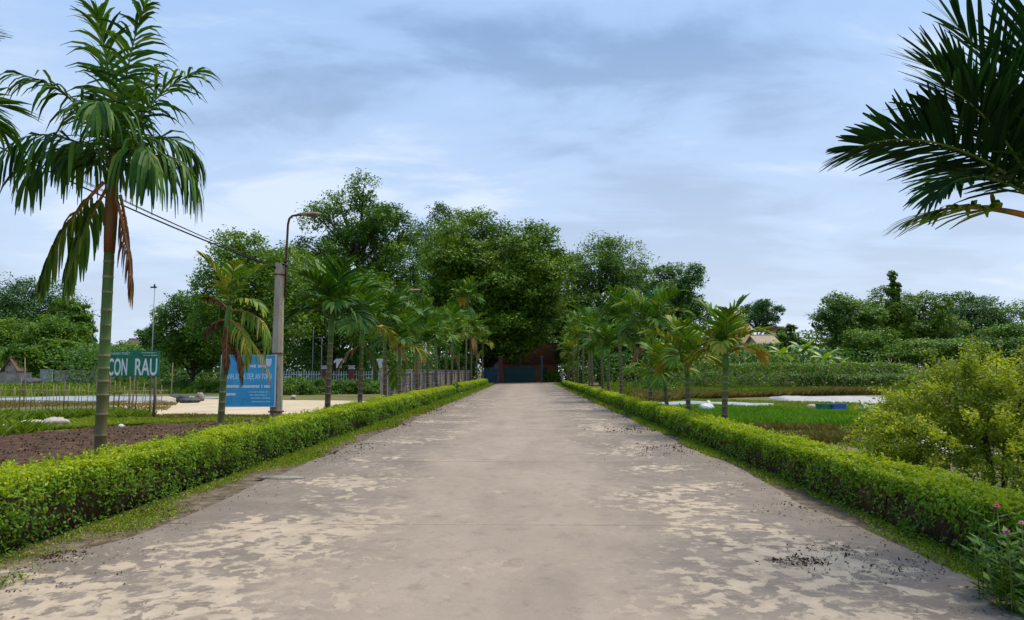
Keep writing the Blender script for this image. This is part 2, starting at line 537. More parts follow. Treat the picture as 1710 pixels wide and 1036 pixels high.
t.links.new(nz.outputs[0], rr.inputs[0])
t.links.new(br.outputs[0], mxc.inputs[6])
t.links.new(rr.outputs[0], mxc.inputs[7])
t.links.new(mxc.outputs[2], pb.inputs['Base Color'])
bpn = t.nodes.new('ShaderNodeBump')
bpn.inputs['Strength'].default_value = 0.6
bpn.inputs['Distance'].default_value = 0.03
bpn.invert = True
t.links.new(br.outputs['Fac'], bpn.inputs['Height'])
t.links.new(bpn.outputs[0], pb.inputs['Normal'])
t.links.new(pb.outputs[0], o.inputs[0])
M['brick'] = mt

# road concrete: grey crust with pale flaked patches towards the sides
mt, t, o = newmat('worn_road_concrete')
tcn = t.nodes.new('ShaderNodeTexCoord')


def rn(scale, detail, rough, off=(0, 0, 0), st=(1, 1, 1), dist=0.0):
    mp_ = t.nodes.new('ShaderNodeMapping')
    mp_.inputs['Location'].default_value = off
    mp_.inputs['Scale'].default_value = st
    t.links.new(tcn.outputs['Object'], mp_.inputs[0])
    n_ = t.nodes.new('ShaderNodeTexNoise')
    n_.inputs['Scale'].default_value = scale
    n_.inputs['Detail'].default_value = detail
    n_.inputs['Roughness'].default_value = rough
    n_.inputs['Distortion'].default_value = dist
    t.links.new(mp_.outputs[0], n_.inputs['Vector'])
    return n_.outputs[0]


def rm(op, a, b=None, c=None):
    n_ = t.nodes.new('ShaderNodeMath')
    n_.operation = op
    for i, v in enumerate((a, b, c)):
        if v is None:
            continue
        if isinstance(v, (int, float)):
            n_.inputs[i].default_value = v
        else:
            t.links.new(v, n_.inputs[i])
    return n_.outputs[0]


def rmap(v, a, b, c, d):
    n_ = t.nodes.new('ShaderNodeMapRange')
    for i, q in enumerate((a, b, c, d)):
        n_.inputs[i + 1].default_value = q
    t.links.new(v, n_.inputs[0])
    return n_.outputs[0]


def rmix(f, a, b):
    n_ = t.nodes.new('ShaderNodeMix')
    n_.data_type = 'RGBA'
    t.links.new(f, n_.inputs[0])
    for i, v in ((6, a), (7, b)):
        if isinstance(v, tuple):
            n_.inputs[i].default_value = (*v, 1)
        else:
            t.links.new(v, n_.inputs[i])
    return n_.outputs[2]


sp = t.nodes.new('ShaderNodeSeparateXYZ')
t.links.new(tcn.outputs['Object'], sp.inputs[0])
ax = rm('ABSOLUTE', rm('ADD', sp.outputs[0], 0.25))
near = rmap(rm('ADD', sp.outputs[1], rm('MULTIPLY', rn(0.6, 3, 0.5, (9, 9, 0)), 6.0)), 9.5, 15.0, 0.0, 1.0)
edge = rmap(ax, 0.6, 2.2, 0.0, 1.0)                     # traffic keeps the middle worn smooth
clus = rn(0.5, 4, 0.55, (2.7, 8.1, 0))
fl = rn(7.5, 8, 0.64, (0, 0, 0), (0.8, 0.7, 1), 0.3)
val = rm('ADD', rm('ADD', rm('MULTIPLY', fl, 1.0), rm('MULTIPLY', clus, 0.85)), rm('MULTIPLY', edge, 0.075))
rim = rmap(ax, 2.75, 3.5, 0.0, 0.17)
val = rm('SUBTRACT', rm('SUBTRACT', val, rim), rm('MULTIPLY', near, 0.085))
flake = rmap(val, 0.975, 1.035, 0.0, 1.0)
crust = rmix(rmap(rn(1.1, 6, 0.6, (5, 1, 0)), 0.35, 0.68, 0, 1), (0.185, 0.150, 0.122), (0.262, 0.215, 0.176))
worn = rmix(rmap(rn(0.8, 7, 0.65, (1, 9, 0), (1, .5, 1)), 0.35, 0.68, 0, 1), (0.288, 0.230, 0.180), (0.372, 0.300, 0.236))
worn = rmix(rmap(rn(9, 6, 0.7, (1, 3, 0)), 0.55, 0.72, 0, 0.3), worn, (0.19, 0.155, 0.13))
pale = rmix(rmap(rn(3.0, 6, 0.6, (4, 4, 0)), 0.35, 0.7, 0, 1), (0.40, 0.32, 0.235), (0.54, 0.44, 0.325))
wv = rm('ADD', rmap(ax, 0.6, 2.4, 1.0, 0.0), rm('MULTIPLY', rm('SUBTRACT', rn(0.9, 6, 0.6, (8, 2, 0)), 0.5), 1.6))
base = rmix(rmap(wv, 0.25, 0.75, 0, 1), crust, worn)
flk = rm('MULTIPLY', flake, rmap(wv, 0.35, 1.0, 1.0, 0.22))
colr = rmix(flk, base, pale)
mot = rn(13, 8, 0.7, (3, 3, 0), (0.7, 0.9, 1), 0.4)
colr = rmix(rm('MULTIPLY', rmap(mot, 0.52, 0.60, 0, 1), rm('MULTIPLY', rmap(rn(0.7, 4, 0.6, (6, 2, 0)), 0.38, 0.6, 0.05, 0.42), rmap(ax, 0.0, 1.6, 0.5, 1.0))), colr, (0.43, 0.355, 0.27))
colr = rmix(rm('MULTIPLY', rmap(rn(5.5, 8, 0.7, (2, 7, 0), (0.8, 0.6, 1), 0.3), 0.54, 0.66, 0, 1), 0.42), colr, (0.165, 0.135, 0.112))
stain = rmap(rn(1.3, 6, 0.62, (11, 5, 0), (1.0, 0.35, 1)), 0.52, 0.72, 0, 0.45)
colr = rmix(stain, colr, (0.20, 0.165, 0.138))
specks = rn(38, 3, 0.5)
colr = rmix(rmap(specks, 0.62, 0.75, 0, 0.28), colr, (0.13, 0.105, 0.085))
pb = t.nodes.new('ShaderNodeBsdfPrincipled')
pb.inputs['Roughness'].default_value = 0.88
pb.inputs['Specular IOR Level'].default_value = 0.25
t.links.new(colr, pb.inputs['Base Color'])
bpn = t.nodes.new('ShaderNodeBump')
bpn.inputs['Strength'].default_value = 0.45
bpn.inputs['Distance'].default_value = 0.02
t.links.new(rm('ADD', rm('MULTIPLY', flake, -0.35), rm('MULTIPLY', rn(30, 6, 0.7), 0.6)), bpn.inputs['Height'])
t.links.new(bpn.outputs[0], pb.inputs['Normal'])
t.links.new(pb.outputs[0], o.inputs[0])
M['road'] = mt

RNG = np.random.default_rng(7)
random.seed(7)

# ------------------------------------------------------------------ ground, road, yards
g = G()
g.add([(-1500, -300, 0), (1500, -300, 0), (1500, 2500, 0), (-1500, 2500, 0)], [(0, 1, 2, 3)])
struct(g.build('ground', M['ground']))

ROAD_L, ROAD_R = -3.72, 3.36


def sheet(name, poly, z, mat, wob=0.0, sub=1.0, seed=0):
    """flat patch with a slightly wandering outline"""
    pts = []
    r = np.random.default_rng(seed)
    n = len(poly)
    for i in range(n):
        a, b = Vector((*poly[i], 0)), Vector((*poly[(i + 1) % n], 0))
        k = max(1, int((b - a).length / sub))
        for j in range(k):
            p = a.lerp(b, j / k)
            pts.append((p.x + r.uniform(-wob, wob), p.y + r.uniform(-wob, wob), z))
    g_ = G()
    g_.add(pts, [tuple(range(len(pts)))])
    return struct(g_.build(name, mat))


sheet('verge_earth', [(-5.9, -4), (-3.4, -4), (-3.4, 95), (-5.9, 95)], 0.004, M['verge_soil'], .08, .6, 1)
sheet('verge_earth', [(2.9, -4), (5.2, -4), (5.2, 95), (2.9, 95)], 0.004, M['verge_soil'], .08, .6, 2)
# road: pale bedding strip with one raised slab per bay
g = G()
g.box(((ROAD_L + ROAD_R) / 2, 48, 0.0185), (ROAD_R - ROAD_L - .45, 108, 0.025))
road = struct(g.build('road', M['sand']))
SLAB = 5.3
y0 = 7.7 - SLAB * 2
k = 0
while y0 < 99:
    r = np.random.default_rng(100 + k)
    ya, yb = y0 + .011, y0 + SLAB - .011
    ns = 18
    ys = np.linspace(ya, yb, ns)
    xl = ROAD_L + 0.10 * fbm(ys, ys * 0, 5, 4, 1.1) + r.uniform(-.02, .02, ns)
    xl = xl - .75 * np.clip((7.4 - ys) / 2.0, 0, 1) ** 1.4
    xr = ROAD_R + 0.12 * fbm(ys, ys * 0, 6, 4, 1.1) + r.uniform(-.02, .02, ns)
    zt = 0.034
    V = [(x, y, zt) for x, y in zip(xl, ys)] + [(x, y, zt) for x, y in zip(xr, ys)]
    V += [(x - .015, y, 0.006) for x, y in zip(xl, ys)] + [(x + .015, y, 0.006) for x, y in zip(xr, ys)]
    Fc = []
    for i in range(ns - 1):
        Fc.append((i, ns + i, ns + i + 1, i + 1))
        Fc.append((i, i + 1, 2 * ns + i + 1, 2 * ns + i))
        Fc.append((ns + i, 3 * ns + i, 3 * ns + i + 1, ns + i + 1))
    Fc.append((0, 2 * ns, 3 * ns, ns))
    Fc.append((ns - 1, 2 * ns - 1, 4 * ns - 1, 3 * ns - 1))
    g = G()
    g.add(V, Fc)
    g.build('slab', M['road'], road)
    y0 += SLAB
    k += 1
sheet('gate_apron', [(-9, 99.3), (9, 99.3), (9, 112), (-9, 112)], 0.02, M['sand_far'], .1, 1, 3)

# tilled soil bed with clods
nx, ny = 90, 90
U, Vv = np.meshgrid(np.linspace(0, 1, nx), np.linspace(0, 1, ny))
backY = lambda x: np.interp(x, [-30, -14, -12.5, -11.8, -8.1, -5.6], [15.5, 17.0, 17.8, 21.3, 23.6, 24.0])
XX = -5.65 - U * 18
YY = 5.0 + Vv * (backY(XX) - 5.0)
ZZ = 0.05 + 0.035 * fbm(XX, YY, 11, 5, 2.2) + 0.02 * np.sin(YY * 8.5 + fbm(XX, YY, 3, 2, .6))
ZZ = np.where((U <= 0) | (U >= 1) | (Vv >= 1) | (Vv <= 0), -0.01, np.maximum(ZZ, .012))
V = np.stack([XX, YY, ZZ], -1).reshape(-1, 3)
Fc = [(j * nx + i, j * nx + i + 1, (j + 1) * nx + i + 1, (j + 1) * nx + i) for j in range(ny - 1) for i in range(nx - 1)]
g = G()
g.add(V, Fc, smooth=True)
bed = struct(g.build('soil_bed', M['soil']))
n = 9000
xs = -5.7 - RNG.random(n) ** 1.1 * 14
ys = 5.5 + RNG.random(n) * (backY(xs) - 5.8)
P = np.stack([xs, ys, 0.06 + RNG.random(n) * .03 + 0.035 * fbm(xs, ys, 11, 5, 2.2)], -1)
Q = leaf_quads(P, nrm(RNG.normal(size=(n, 3)) + [0, 0, .8]), RNG.uniform(.02, .07, n), RNG.uniform(.02, .06, n), RNG)
tag(quad_mesh('soil_clods', Q, M['soil'], tint=RNG.random(n)), 'loose brown clods scattered over the tilled soil bed', 'soil', kind='stuff')

sheet('sand_yard', [(-13.2, 26.5), (-6.0, 25.4), (-6.0, 37), (-9, 40), (-23, 43), (-21, 36), (-16, 30)], 0.006, M['sand'], .12, .8, 4)
sheet('earth_path', [(-42, 52), (-27, 50), (-25, 55), (-30, 60), (-48, 62)], 0.006, M['sand_far'], .4, 1.5, 5)
sheet('earth_path', [(-60, 66), (-38, 64), (-40, 70), (-62, 74)], 0.006, M['sand_far'], .4, 1.5, 6)
sheet('plastic_mulch', [(-32, 38), (-22, 37), (-17, 46), (-30, 47)], 0.008, M['plastic_blue'], .2, 1.0, 7)


# ------------------------------------------------------------------ leaf helpers for scattered cover
def blades(name, P, h, w, mat, lean=0.35, tint=None, rng=RNG, parent=None):
    n = len(P)
    an = rng.uniform(0, 6.28, n)
    wv = np.stack([np.cos(an), np.sin(an), np.zeros(n)], -1) * (np.broadcast_to(w, (n,))[:, None] / 2)
    hh = np.broadcast_to(h, (n,))[:, None] * rng.uniform(.6, 1.15, (n, 1))
    ln = rng.normal(size=(n, 3)) * lean
    ln[:, 2] = 0
    top = P + (ln + [0, 0, 1]) * hh
    mid = P + (ln * .3 + [0, 0, .55]) * hh
    Q = np.stack([P - wv * .6, P + wv * .6, mid + wv, top], 1)
    return quad_mesh(name, Q, mat, parent, tint if tint is not None else np.clip(rng.normal(.5, .22, n), 0, 1))


# grass and weeds along both road edges
def verge(x0, x1, seed, label):
    r = np.random.default_rng(seed)
    n = 90000
    y = 3.5 + (r.random(n) ** 1.9) * 86
    x = x0 + (x1 - x0) * r.random(n)
    m_ = fbm(x * 1.6, y, seed, 4, 1.3) + 0.55 * (2 * (x - x0) / (x1 - x0) - 1) > r.uniform(-.45, .45, n)
    x, y = x[m_], y[m_]
    n = len(x)
    sc = np.clip(y / 12, .8, 3.0)
    P = np.stack([x, y, 0.012 + r.random(n) * .02], -1)
    half = n // 2
    a1 = blades('tmp', P[:half], .055 * sc[:half], .012 * sc[:half], M['weed'], .5, rng=r)
    Q = leaf_quads(P[half:] + [0, 0, .015], nrm(r.normal(size=(n - half, 3)) * .45 + [0, 0, 1]), .035 * sc[half:], .022 * sc[half:], r)
    b1 = quad_mesh('verge_grass', Q, M['weed'], tint=np.clip(r.normal(.64, .25, n - half), 0, 1))
    tag(b1, label + ', low leafy weeds', 'weeds', kind='stuff')
    a1.name = 'verge_grass'
    tag(a1, label + ', short blades', 'grass', kind='stuff')


verge(-3.78, -4.45, 21, 'yellow green cover between the road and the hedge below the street lamps')
verge(3.33, 3.75, 22, 'yellow green cover between the road and the hedge below the crop field')


# ------------------------------------------------------------------ hedges
def hedge(name, xc, y0, y1, wd, ht, seed, label, dens=1.0, tshift=0.0):
    r = np.random.default_rng(seed)
    root = thing(name, label, 'hedge', (xc, y0, 0), 'clipped hedges along the road')
    VV, TT = [], []
    segs = [(max(y0, -2), min(y1, 14), 0.042, 6600), (max(y0, 14), min(y1, 28), .062, 3000), (max(y0, 28), min(y1, 48), .095, 1300), (max(y0, 48), y1, .14, 620)]
    for a, b, sz, den in segs:
        if b <= a:
            continue
        n = int((b - a) * den * dens)
        y = r.uniform(a, b, n)
        # profile: walk round the outline front bottom -> top -> back bottom
        q = r.random(n)
        per = ht * 2 + wd
        s_ = q * per
        x = np.where(s_ < ht, -wd / 2, np.where(s_ < ht + wd, -wd / 2 + (s_ - ht), wd / 2))
        z = np.where(s_ < ht, s_, np.where(s_ < ht + wd, ht, ht - (s_ - ht - wd)))
        nx_ = np.where(s_ < ht, -1., np.where(s_ < ht + wd, 0., 1.))
        nz_ = np.where((s_ >= ht) & (s_ < ht + wd), 1., 0.)
        # rounded shoulders
        cornf = np.clip((z - (ht - .16)) / .16, 0, 1)
        x = x * (1 - .16 * cornf ** 2)
        z = z - .05 * np.clip((abs(x) - wd * .28) / (wd * .22), 0, 1) ** 2 * (nz_ > 0)
        lump = 0.095 * fbm(y, z * 1.5 + np.sign(x), seed, 4, 1.7) + 0.045 * fbm(y, z * 1.5 + x * 1.5, seed + 1, 3, 8.0)
        depth = r.random(n) ** 1.6 * 0.15
        off = lump - depth
        x = x + nx_ * off
        z = z + nz_ * off + (nz_ > 0) * 0.035 * fbm(y, x * .5, seed + 2, 3, 2.0)
        # thinner skirt showing stems and soil
        keep = (z > .30 + .12 * fbm(y, x, seed + 4, 3, 2.2)) | (r.random(n) < .42)
        cl = fbm(y * 1.0, z * 1.6 + np.sign(x) * 3, seed + 6, 3, 9.0)
        keep &= ~((nz_ < .5) & (cl > .30) & (r.random(n) < .85) & (depth < .09))
        keep &= z > .02
        x, y, z, nx_, nz_, depth = (q_[keep] for q_ in (x, y, z, nx_, nz_, depth))
        n = len(x)
        Nn = nrm(np.stack([nx_ * .8, np.zeros(n), nz_ * .8 + .45], -1) + r.normal(size=(n, 3)) * .55)
        P = np.stack([x, y - y0, z], -1)
        VV.append(leaf_quads(P, Nn, sz * r.uniform(.55, 1.5, n), sz * .58 * r.uniform(.8, 1.2, n), r, fold=.25))
        # young yellow shoots sit on the clipped top
        zr = z / ht
        tt = .24 + .26 * np.clip((zr - .3) / .5, 0, 1) + .34 * np.clip((zr - .86) / .12, 0, 1) * (depth < .07) + r.normal(0, .13, n) + .10 * fbm(y, x + z, seed + 9, 4, 1.6)
        TT.append(np.clip(tt + tshift, 0, 1))
    quad_mesh('foliage', np.concatenate(VV), M['hedge'], root, np.concatenate(TT))
    # sprigs that stick out above the clipped top
    n = int((y1 - y0) * 20)
    sy = y0 + r.random(n) ** 1.7 * (y1 - y0)
    sx = r.uniform(-wd * .46, wd * .46, n)
    VV, TT = [], []
    for k_ in range(6):
        P = np.stack([sx + r.normal(0, .012, n), sy - y0 + r.normal(0, .012, n), ht - .01 + .014 * k_ + r.uniform(-.02, .02, n)], -1)
        VV.append(leaf_quads(P, nrm(r.normal(size=(n, 3)) + [0, 0, .5]), .042, .022, r))
        TT.append(np.clip(r.normal(.82 + tshift, .12, n), 0, 1))
    quad_mesh('shoots', np.concatenate(VV), M['hedge'], root, np.concatenate(TT))
    n = int(min(y1 - y0, 40) * 22)
    sy = r.random(n) ** 1.5 * min(y1 - y0, 40)
    sx = r.choice([-1, 1], n) * (wd / 2 + r.uniform(-.05, .03, n))
    P = np.stack([sx, sy, r.uniform(.03, ht * .85, n)], -1)
    dl = quad_mesh('dead_leaves', leaf_quads(P, nrm(r.normal(size=(n, 3)) + [0, 0, .4]), .05, .02, r), M['palm_dry'], root, np.clip(r.normal(.4, .25, n), 0, 1))
    dl['kind'] = 'stuff'
    g_ = G()
    yy = y0
    while yy < min(y1, 45):
        step = .05 if yy < 16 else .11
        bx = r.uniform(-wd * .36, wd * .36)
        hx = bx + r.uniform(-.12, .12)
        g_.tube([(bx, yy - y0, -.01), (hx, yy - y0 + r.uniform(-.1, .1), ht * r.uniform(.6, .9))], [.009, .004], 4, cap=False)
        yy += step * r.uniform(.5, 1.5)
    if g_.v:
        g_.build('stems', M['twig'], root)['kind'] = 'stuff'
    # solid twig-brown core added inside the hedge to block light
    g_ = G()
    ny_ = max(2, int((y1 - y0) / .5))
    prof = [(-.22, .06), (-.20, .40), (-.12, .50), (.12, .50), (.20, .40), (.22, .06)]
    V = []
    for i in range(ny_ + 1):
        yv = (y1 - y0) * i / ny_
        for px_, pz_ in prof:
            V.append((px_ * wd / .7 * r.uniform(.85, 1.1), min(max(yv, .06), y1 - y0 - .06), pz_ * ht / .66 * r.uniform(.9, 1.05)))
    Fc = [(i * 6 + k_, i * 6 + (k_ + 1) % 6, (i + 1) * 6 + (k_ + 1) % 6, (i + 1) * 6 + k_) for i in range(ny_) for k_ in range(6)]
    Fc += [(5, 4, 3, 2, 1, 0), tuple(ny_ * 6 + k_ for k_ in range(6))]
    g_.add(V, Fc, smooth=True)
    g_.build('hedge_core', M['twig'], root)
    return root


hedge('clipped_hedge', -4.78, 2.6, 46, .74, .66, 31, 'long clipped yellow green hedge along the road below the street lamps')
hedge('clipped_hedge', -4.78, 50.2, 84, .74, .68, 32, 'far stretch of clipped hedge beyond the dark round shrub, ending at the gate')
hedge('clipped_hedge', 3.90, 3.0, 77, .54, .575, 33, 'long clipped yellow green hedge along the road beside the crop field')


# ------------------------------------------------------------------ broadleaf trees
def tubes_path(a, b, bend, k=4):
    a, b = Vector(a), Vector(b)
    return [a.lerp(b, i / k) + Vector(bend) * math.sin(math.pi * i / k) for i in range(k + 1)]


def make_tree(name, label, loc, H, Wd, zb, mat, seed, nl=18, nc=40, nlf=24, leaf=.28, flat=.75, rr=(.28, .44), trunk_r=None, layered=False, group=None, spread=(.35, .95), gap=0.0, depth=None):
    r = np.random.default_rng(seed)
    pr = random.Random(seed)
    root = thing(name, label, 'tree', loc, group)
    R = Wd / 2
    Dp = (depth / 2) if depth else R
    zc, hzv = (H + zb) / 2, (H - zb) / 2
    tr = trunk_r or (0.018 * H + 0.05)
    # lobes spread apart inside the crown's envelope
    lobes = []
    tries = 0
    while len(lobes) < nl and tries < 4000:
        tries += 1
        d = nrm(r.normal(size=3))
        q = r.uniform(*spread)
        d = np.sign(d) * np.abs(d) ** .9
        lr = R * r.uniform(*rr)
        kx = max(R - lr * .8, .1)
        kz = max(hzv - lr * .6, .1)
        p = np.array([d[0] * q * kx, d[1] * q * max(Dp - lr * .8, .1), zc + d[2] * q * kz])
        # narrower towards the foot of the crown
        if any(np.linalg.norm((p - l[0]) * [1, 1, 1.25]) < (lr + l[1]) * (.52 + gap) for l in lobes) and tries < 2500:
            continue
        lobes.append((p, lr))
    # stretch the lobe cloud so that the crown fills its measured envelope
    for ax_, lo_, hi_ in ((0, -R, R), (1, -Dp, Dp), (2, zb, H)):
        f_ = flat * (.55 if layered else 1) if ax_ == 2 else 1.0
        mn = min(l[0][ax_] - l[1] * f_ for l in lobes)
        mx_ = max(l[0][ax_] + l[1] * f_ for l in lobes)
        for l in lobes:
            u_ = (l[0][ax_] - mn) / (mx_ - mn)
            l[0][ax_] = lo_ + u_ * (hi_ - lo_)
    g_ = G()
    top = H * .62
    bx, by = r.uniform(-.05, .05, 2) * H
    tp = [Vector((bx * (i / 6) ** 1.5 + r.uniform(-.01, .01) * H * (i > 0), by * (i / 6) ** 1.5, -.05 + top * i / 6)) for i in range(7)]
    g_.tube(tp, [tr * (1.25 if i == 0 else 1 - .11 * i) for i in range(7)], 8)
    for p, lr in lobes:
        zj = min(max(p[2] - r.uniform(.25, .6) * hzv, zb * .7), top * .97)
        i = min(5, int(zj / top * 6))
        fr = zj / top * 6 - i
        st = tp[i].lerp(tp[i + 1], min(max(fr, 0), 1))
        path = tubes_path(st, p, (r.uniform(-.3, .3), r.uniform(-.3, .3), r.uniform(0, .6)), 4)
        g_.tube(path, [tr * .42, tr * .34, tr * .26, tr * .17, tr * .06], 5)
        for k_ in range(4):
            d = nrm(r.normal(size=3) + [0, 0, .3])
            q = Vector(p + d * lr * .85)
            g_.tube(tubes_path(path[3], q, (0, 0, .1), 2), [tr * .13, tr * .08, tr * .03], 4, cap=False)
    g_.build('trunk', M['bark'], root)
    VV, TT = [], []
    for p, lr in lobes:
        n = int(nc * 1.25)
        d = r.normal(size=(n, 3))
        d[:, 2] += .25
        d = nrm(d)
        fl = flat
        if layered:
            fl = flat * .55
        c = p + d * (lr * r.uniform(.55, 1.12, (n, 1))) * [1, 1, fl]
        ct = np.clip(r.normal(.48, .2, n), 0, 1) + r.normal(0, .06)
        rc = lr * r.uniform(.20, .40, n)
        k_ = np.repeat(np.arange(n), nlf)
        off = np.clip(r.normal(size=(n * nlf, 3)), -1.5, 1.5) * rc[k_][:, None] * ([.75, .75, .34] if layered else [.62, .62, .5])
        P = c[k_] + off
        Nn = nrm(d[k_] * .45 + [0, 0, .75] + r.normal(size=(n * nlf, 3)) * .5)
        ln = leaf * r.uniform(.65, 1.35, n * nlf)
        VV.append(leaf_quads(P, Nn, ln, ln * r.uniform(.42, .62, n * nlf), r))
        TT.append(np.clip(ct[k_] + r.normal(0, .13, n * nlf), 0, 1))
    quad_mesh('crown', np.concatenate(VV), mat, root, np.concatenate(TT))
    return root


def tree_px(name, label, px, ytop, wpx, ybot, Y, mat, seed, **kw):
    """place by distance: centre column, top row, crown width and crown foot at distance Y"""
    p = at(px, ytop, Y)
    H = p.z
    zb = max(at(px, ybot, Y).z, .4)
    return make_tree(name, label, (p.x, Y, 0), H, wpx / F_PX * Y, zb, mat, seed, **kw)


TG = 'trees around the road end'
tree_px('broadleaf_tree', 'airy light green tree standing behind the lamp post and blue banner', 422, 384, 225, 612, 58, M['tree_mid'], 41, nl=46, nc=38, nlf=24, leaf=.24, gap=.02, group=TG)
tree_px('broadleaf_tree', 'low dark tree between the sign post and the blue banner', 328, 486, 130, 625, 66, M['tree_dark'], 42, nl=24, nc=38, nlf=22, leaf=.26, group=TG)
tree_px('broadleaf_tree', 'low dark tree behind the green board sign', 268, 535, 80, 625, 80, M['tree_dark'], 43, nl=12, nc=32, nlf=20, leaf=.30, group=TG)
tree_px('broadleaf_tree', 'tallest open crowned tree rising above the street lamp', 598, 290, 235, 560, 76, M['tree_dark'], 44, nl=52, nc=38, nlf=22, leaf=.28, rr=(.18, .32), gap=.05, group=TG)
tree_px('broadleaf_tree', 'dark bushy tree in front of the tallest tree, behind picket fence', 560, 430, 230, 614, 66, M['tree_dark'], 45, nl=38, nc=38, nlf=22, leaf=.25, group=TG)
tree_px('broadleaf_tree', 'dark bushy tree behind the brick wall and palms', 648, 440, 150, 612, 76, M['tree_dark'], 46, nl=28, nc=38, nlf=22, leaf=.27, group=TG)
tree_px('broadleaf_tree', 'feathery bluish tree between tallest tree and the huge dense tree', 730, 338, 150, 560, 124, M['tree_blue'], 47, nl=26, nc=36, nlf=24, leaf=.38, gap=.02, group=TG)
tree_px('shade_tree', 'huge dense layered shade tree arching over the gate', 815, 358, 300, 606, 106, M['tree_yellow'], 48, nl=110, nc=42, nlf=26, leaf=.40, flat=1.0, rr=(.18, .32), layered=True, spread=(.2, 1.0), depth=28, group=TG)
tree_px('broadleaf_tree', 'tall dark tree beside the shade tree beyond the motorbike', 1000, 384, 215, 608, 118, M['tree_dark'], 49, nl=52, nc=38, nlf=22, leaf=.36, rr=(.2, .34), group=TG)
tree_px('broadleaf_tree', 'rounded separate tree rising over the palms beside the field', 1132, 434, 120, 600, 97, M['tree_dark'], 50, nl=28, nc=34, nlf=22, leaf=.30, gap=.05, group=TG)
tree_px('broadleaf_tree', 'low bushy tree behind the palm row and bean trellis', 1055, 505, 150, 622, 84, M['tree_dark'], 51, nl=22, nc=36, nlf=22, leaf=.30, group=TG)
tree_px('broadleaf_tree', 'low limbed dark tree added over the gate to deepen its shade', 866, 470, 150, 598, 102, M['tree_dark'], 66, nl=26, nc=34, nlf=22, leaf=.36, group=TG, trunk_r=.2)  # added tree, its low crown darkens the road end
tree_px('broadleaf_tree', 'low dark tree just beyond the gate opening', 945, 480, 110, 606, 110, M['tree_dark'], 52, nl=16, nc=34, nlf=22, leaf=.34, group=TG)
tree_px('broadleaf_tree', 'flat topped tree above the tan roofed house', 1262, 500, 90, 560, 135, M['tree_blue'], 53, nl=14, nc=30, nlf=20, leaf=.38, gap=.08, flat=.55, group='far trees beyond the field')
tree_px('broadleaf_tree', 'low bushy tree hiding the walls of the tan roofed house', 1252, 568, 110, 622, 104, M['tree_mid'], 67, nl=18, nc=32, nlf=22, leaf=.34, group='far trees beyond the field')
tree_px('broadleaf_tree', 'small bushy tree beside the red roofed house', 1318, 540, 60, 612, 120, M['tree_dark'], 54, nl=12, nc=30, nlf=20, leaf=.36, group='far trees beyond the field')
tree_px('broadleaf_tree', 'little pointed dark tree alone against the sky', 1358, 540, 30, 612, 128, M['tree_dark'], 55, nl=8, nc=26, nlf=18, leaf=.32, group='far trees beyond the field')
FG = 'far trees beyond the field'
tree_px('broadleaf_tree', 'dense dark rounded tree at the near end of the far grove', 1412, 488, 120, 615, 94, M['tree_dark'], 56, nl=22, nc=38, nlf=24, leaf=.30, group=FG)
tree_px('bamboo_clump', 'feathery yellow green bamboo clump in the far grove', 1486, 478, 135, 612, 106, M['tree_yellow'], 57, nl=24, nc=36, nlf=22, leaf=.34, group=FG)
tree_px('vine_covered_tree', 'thin vine smothered trunk sticking up above the grove', 1490, 453, 26, 520, 104, M['tree_mid'], 58, nl=11, nc=22, nlf=18, leaf=.28, rr=(.35, .8), group=FG)
tree_px('bamboo_clump', 'pale olive bamboo clump beside the dark domed tree', 1548, 484, 115, 612, 104, M['tree_yellow'], 59, nl=18, nc=34, nlf=22, leaf=.32, gap=.04, group=FG)
tree_px('broadleaf_tree', 'broad dark domed tree in the far grove', 1612, 488, 150, 612, 116, M['tree_blue'], 60, nl=26, nc=38, nlf=22, leaf=.36, layered=True, group=FG)
tree_px('broadleaf_tree', 'thin airy tree with drooping crown behind the domed tree', 1698, 500, 120, 612, 112, M['tree_dark'], 61, nl=16, nc=30, nlf=20, leaf=.34, gap=.06, group=FG)
tree_px('broadleaf_tree', 'low spreading olive tree in front of the far grove', 1560, 564, 170, 622, 82, M['tree_yellow'], 62, nl=18, nc=34, nlf=22, leaf=.27, flat=.5, layered=True, group=FG)
tree_px('broadleaf_tree', 'dark spreading layered tree behind the yellow bush', 1700, 540, 170, 625, 58, M['tree_dark'], 63, nl=24, nc=38, nlf=24, leaf=.22, flat=.55, layered=True, group=FG)
tree_px('broadleaf_tree', 'small mid green tree filling between bamboo and dark round tree', 1450, 545, 120, 620, 88, M['tree_mid'], 64, nl=14, nc=32, nlf=22, leaf=.28, group=FG)
tree_px('broadleaf_tree', 'dark low tree under the domed tree', 1640, 555, 130, 622, 96, M['tree_blue'], 65, nl=14, nc=32, nlf=22, leaf=.30, group=FG)
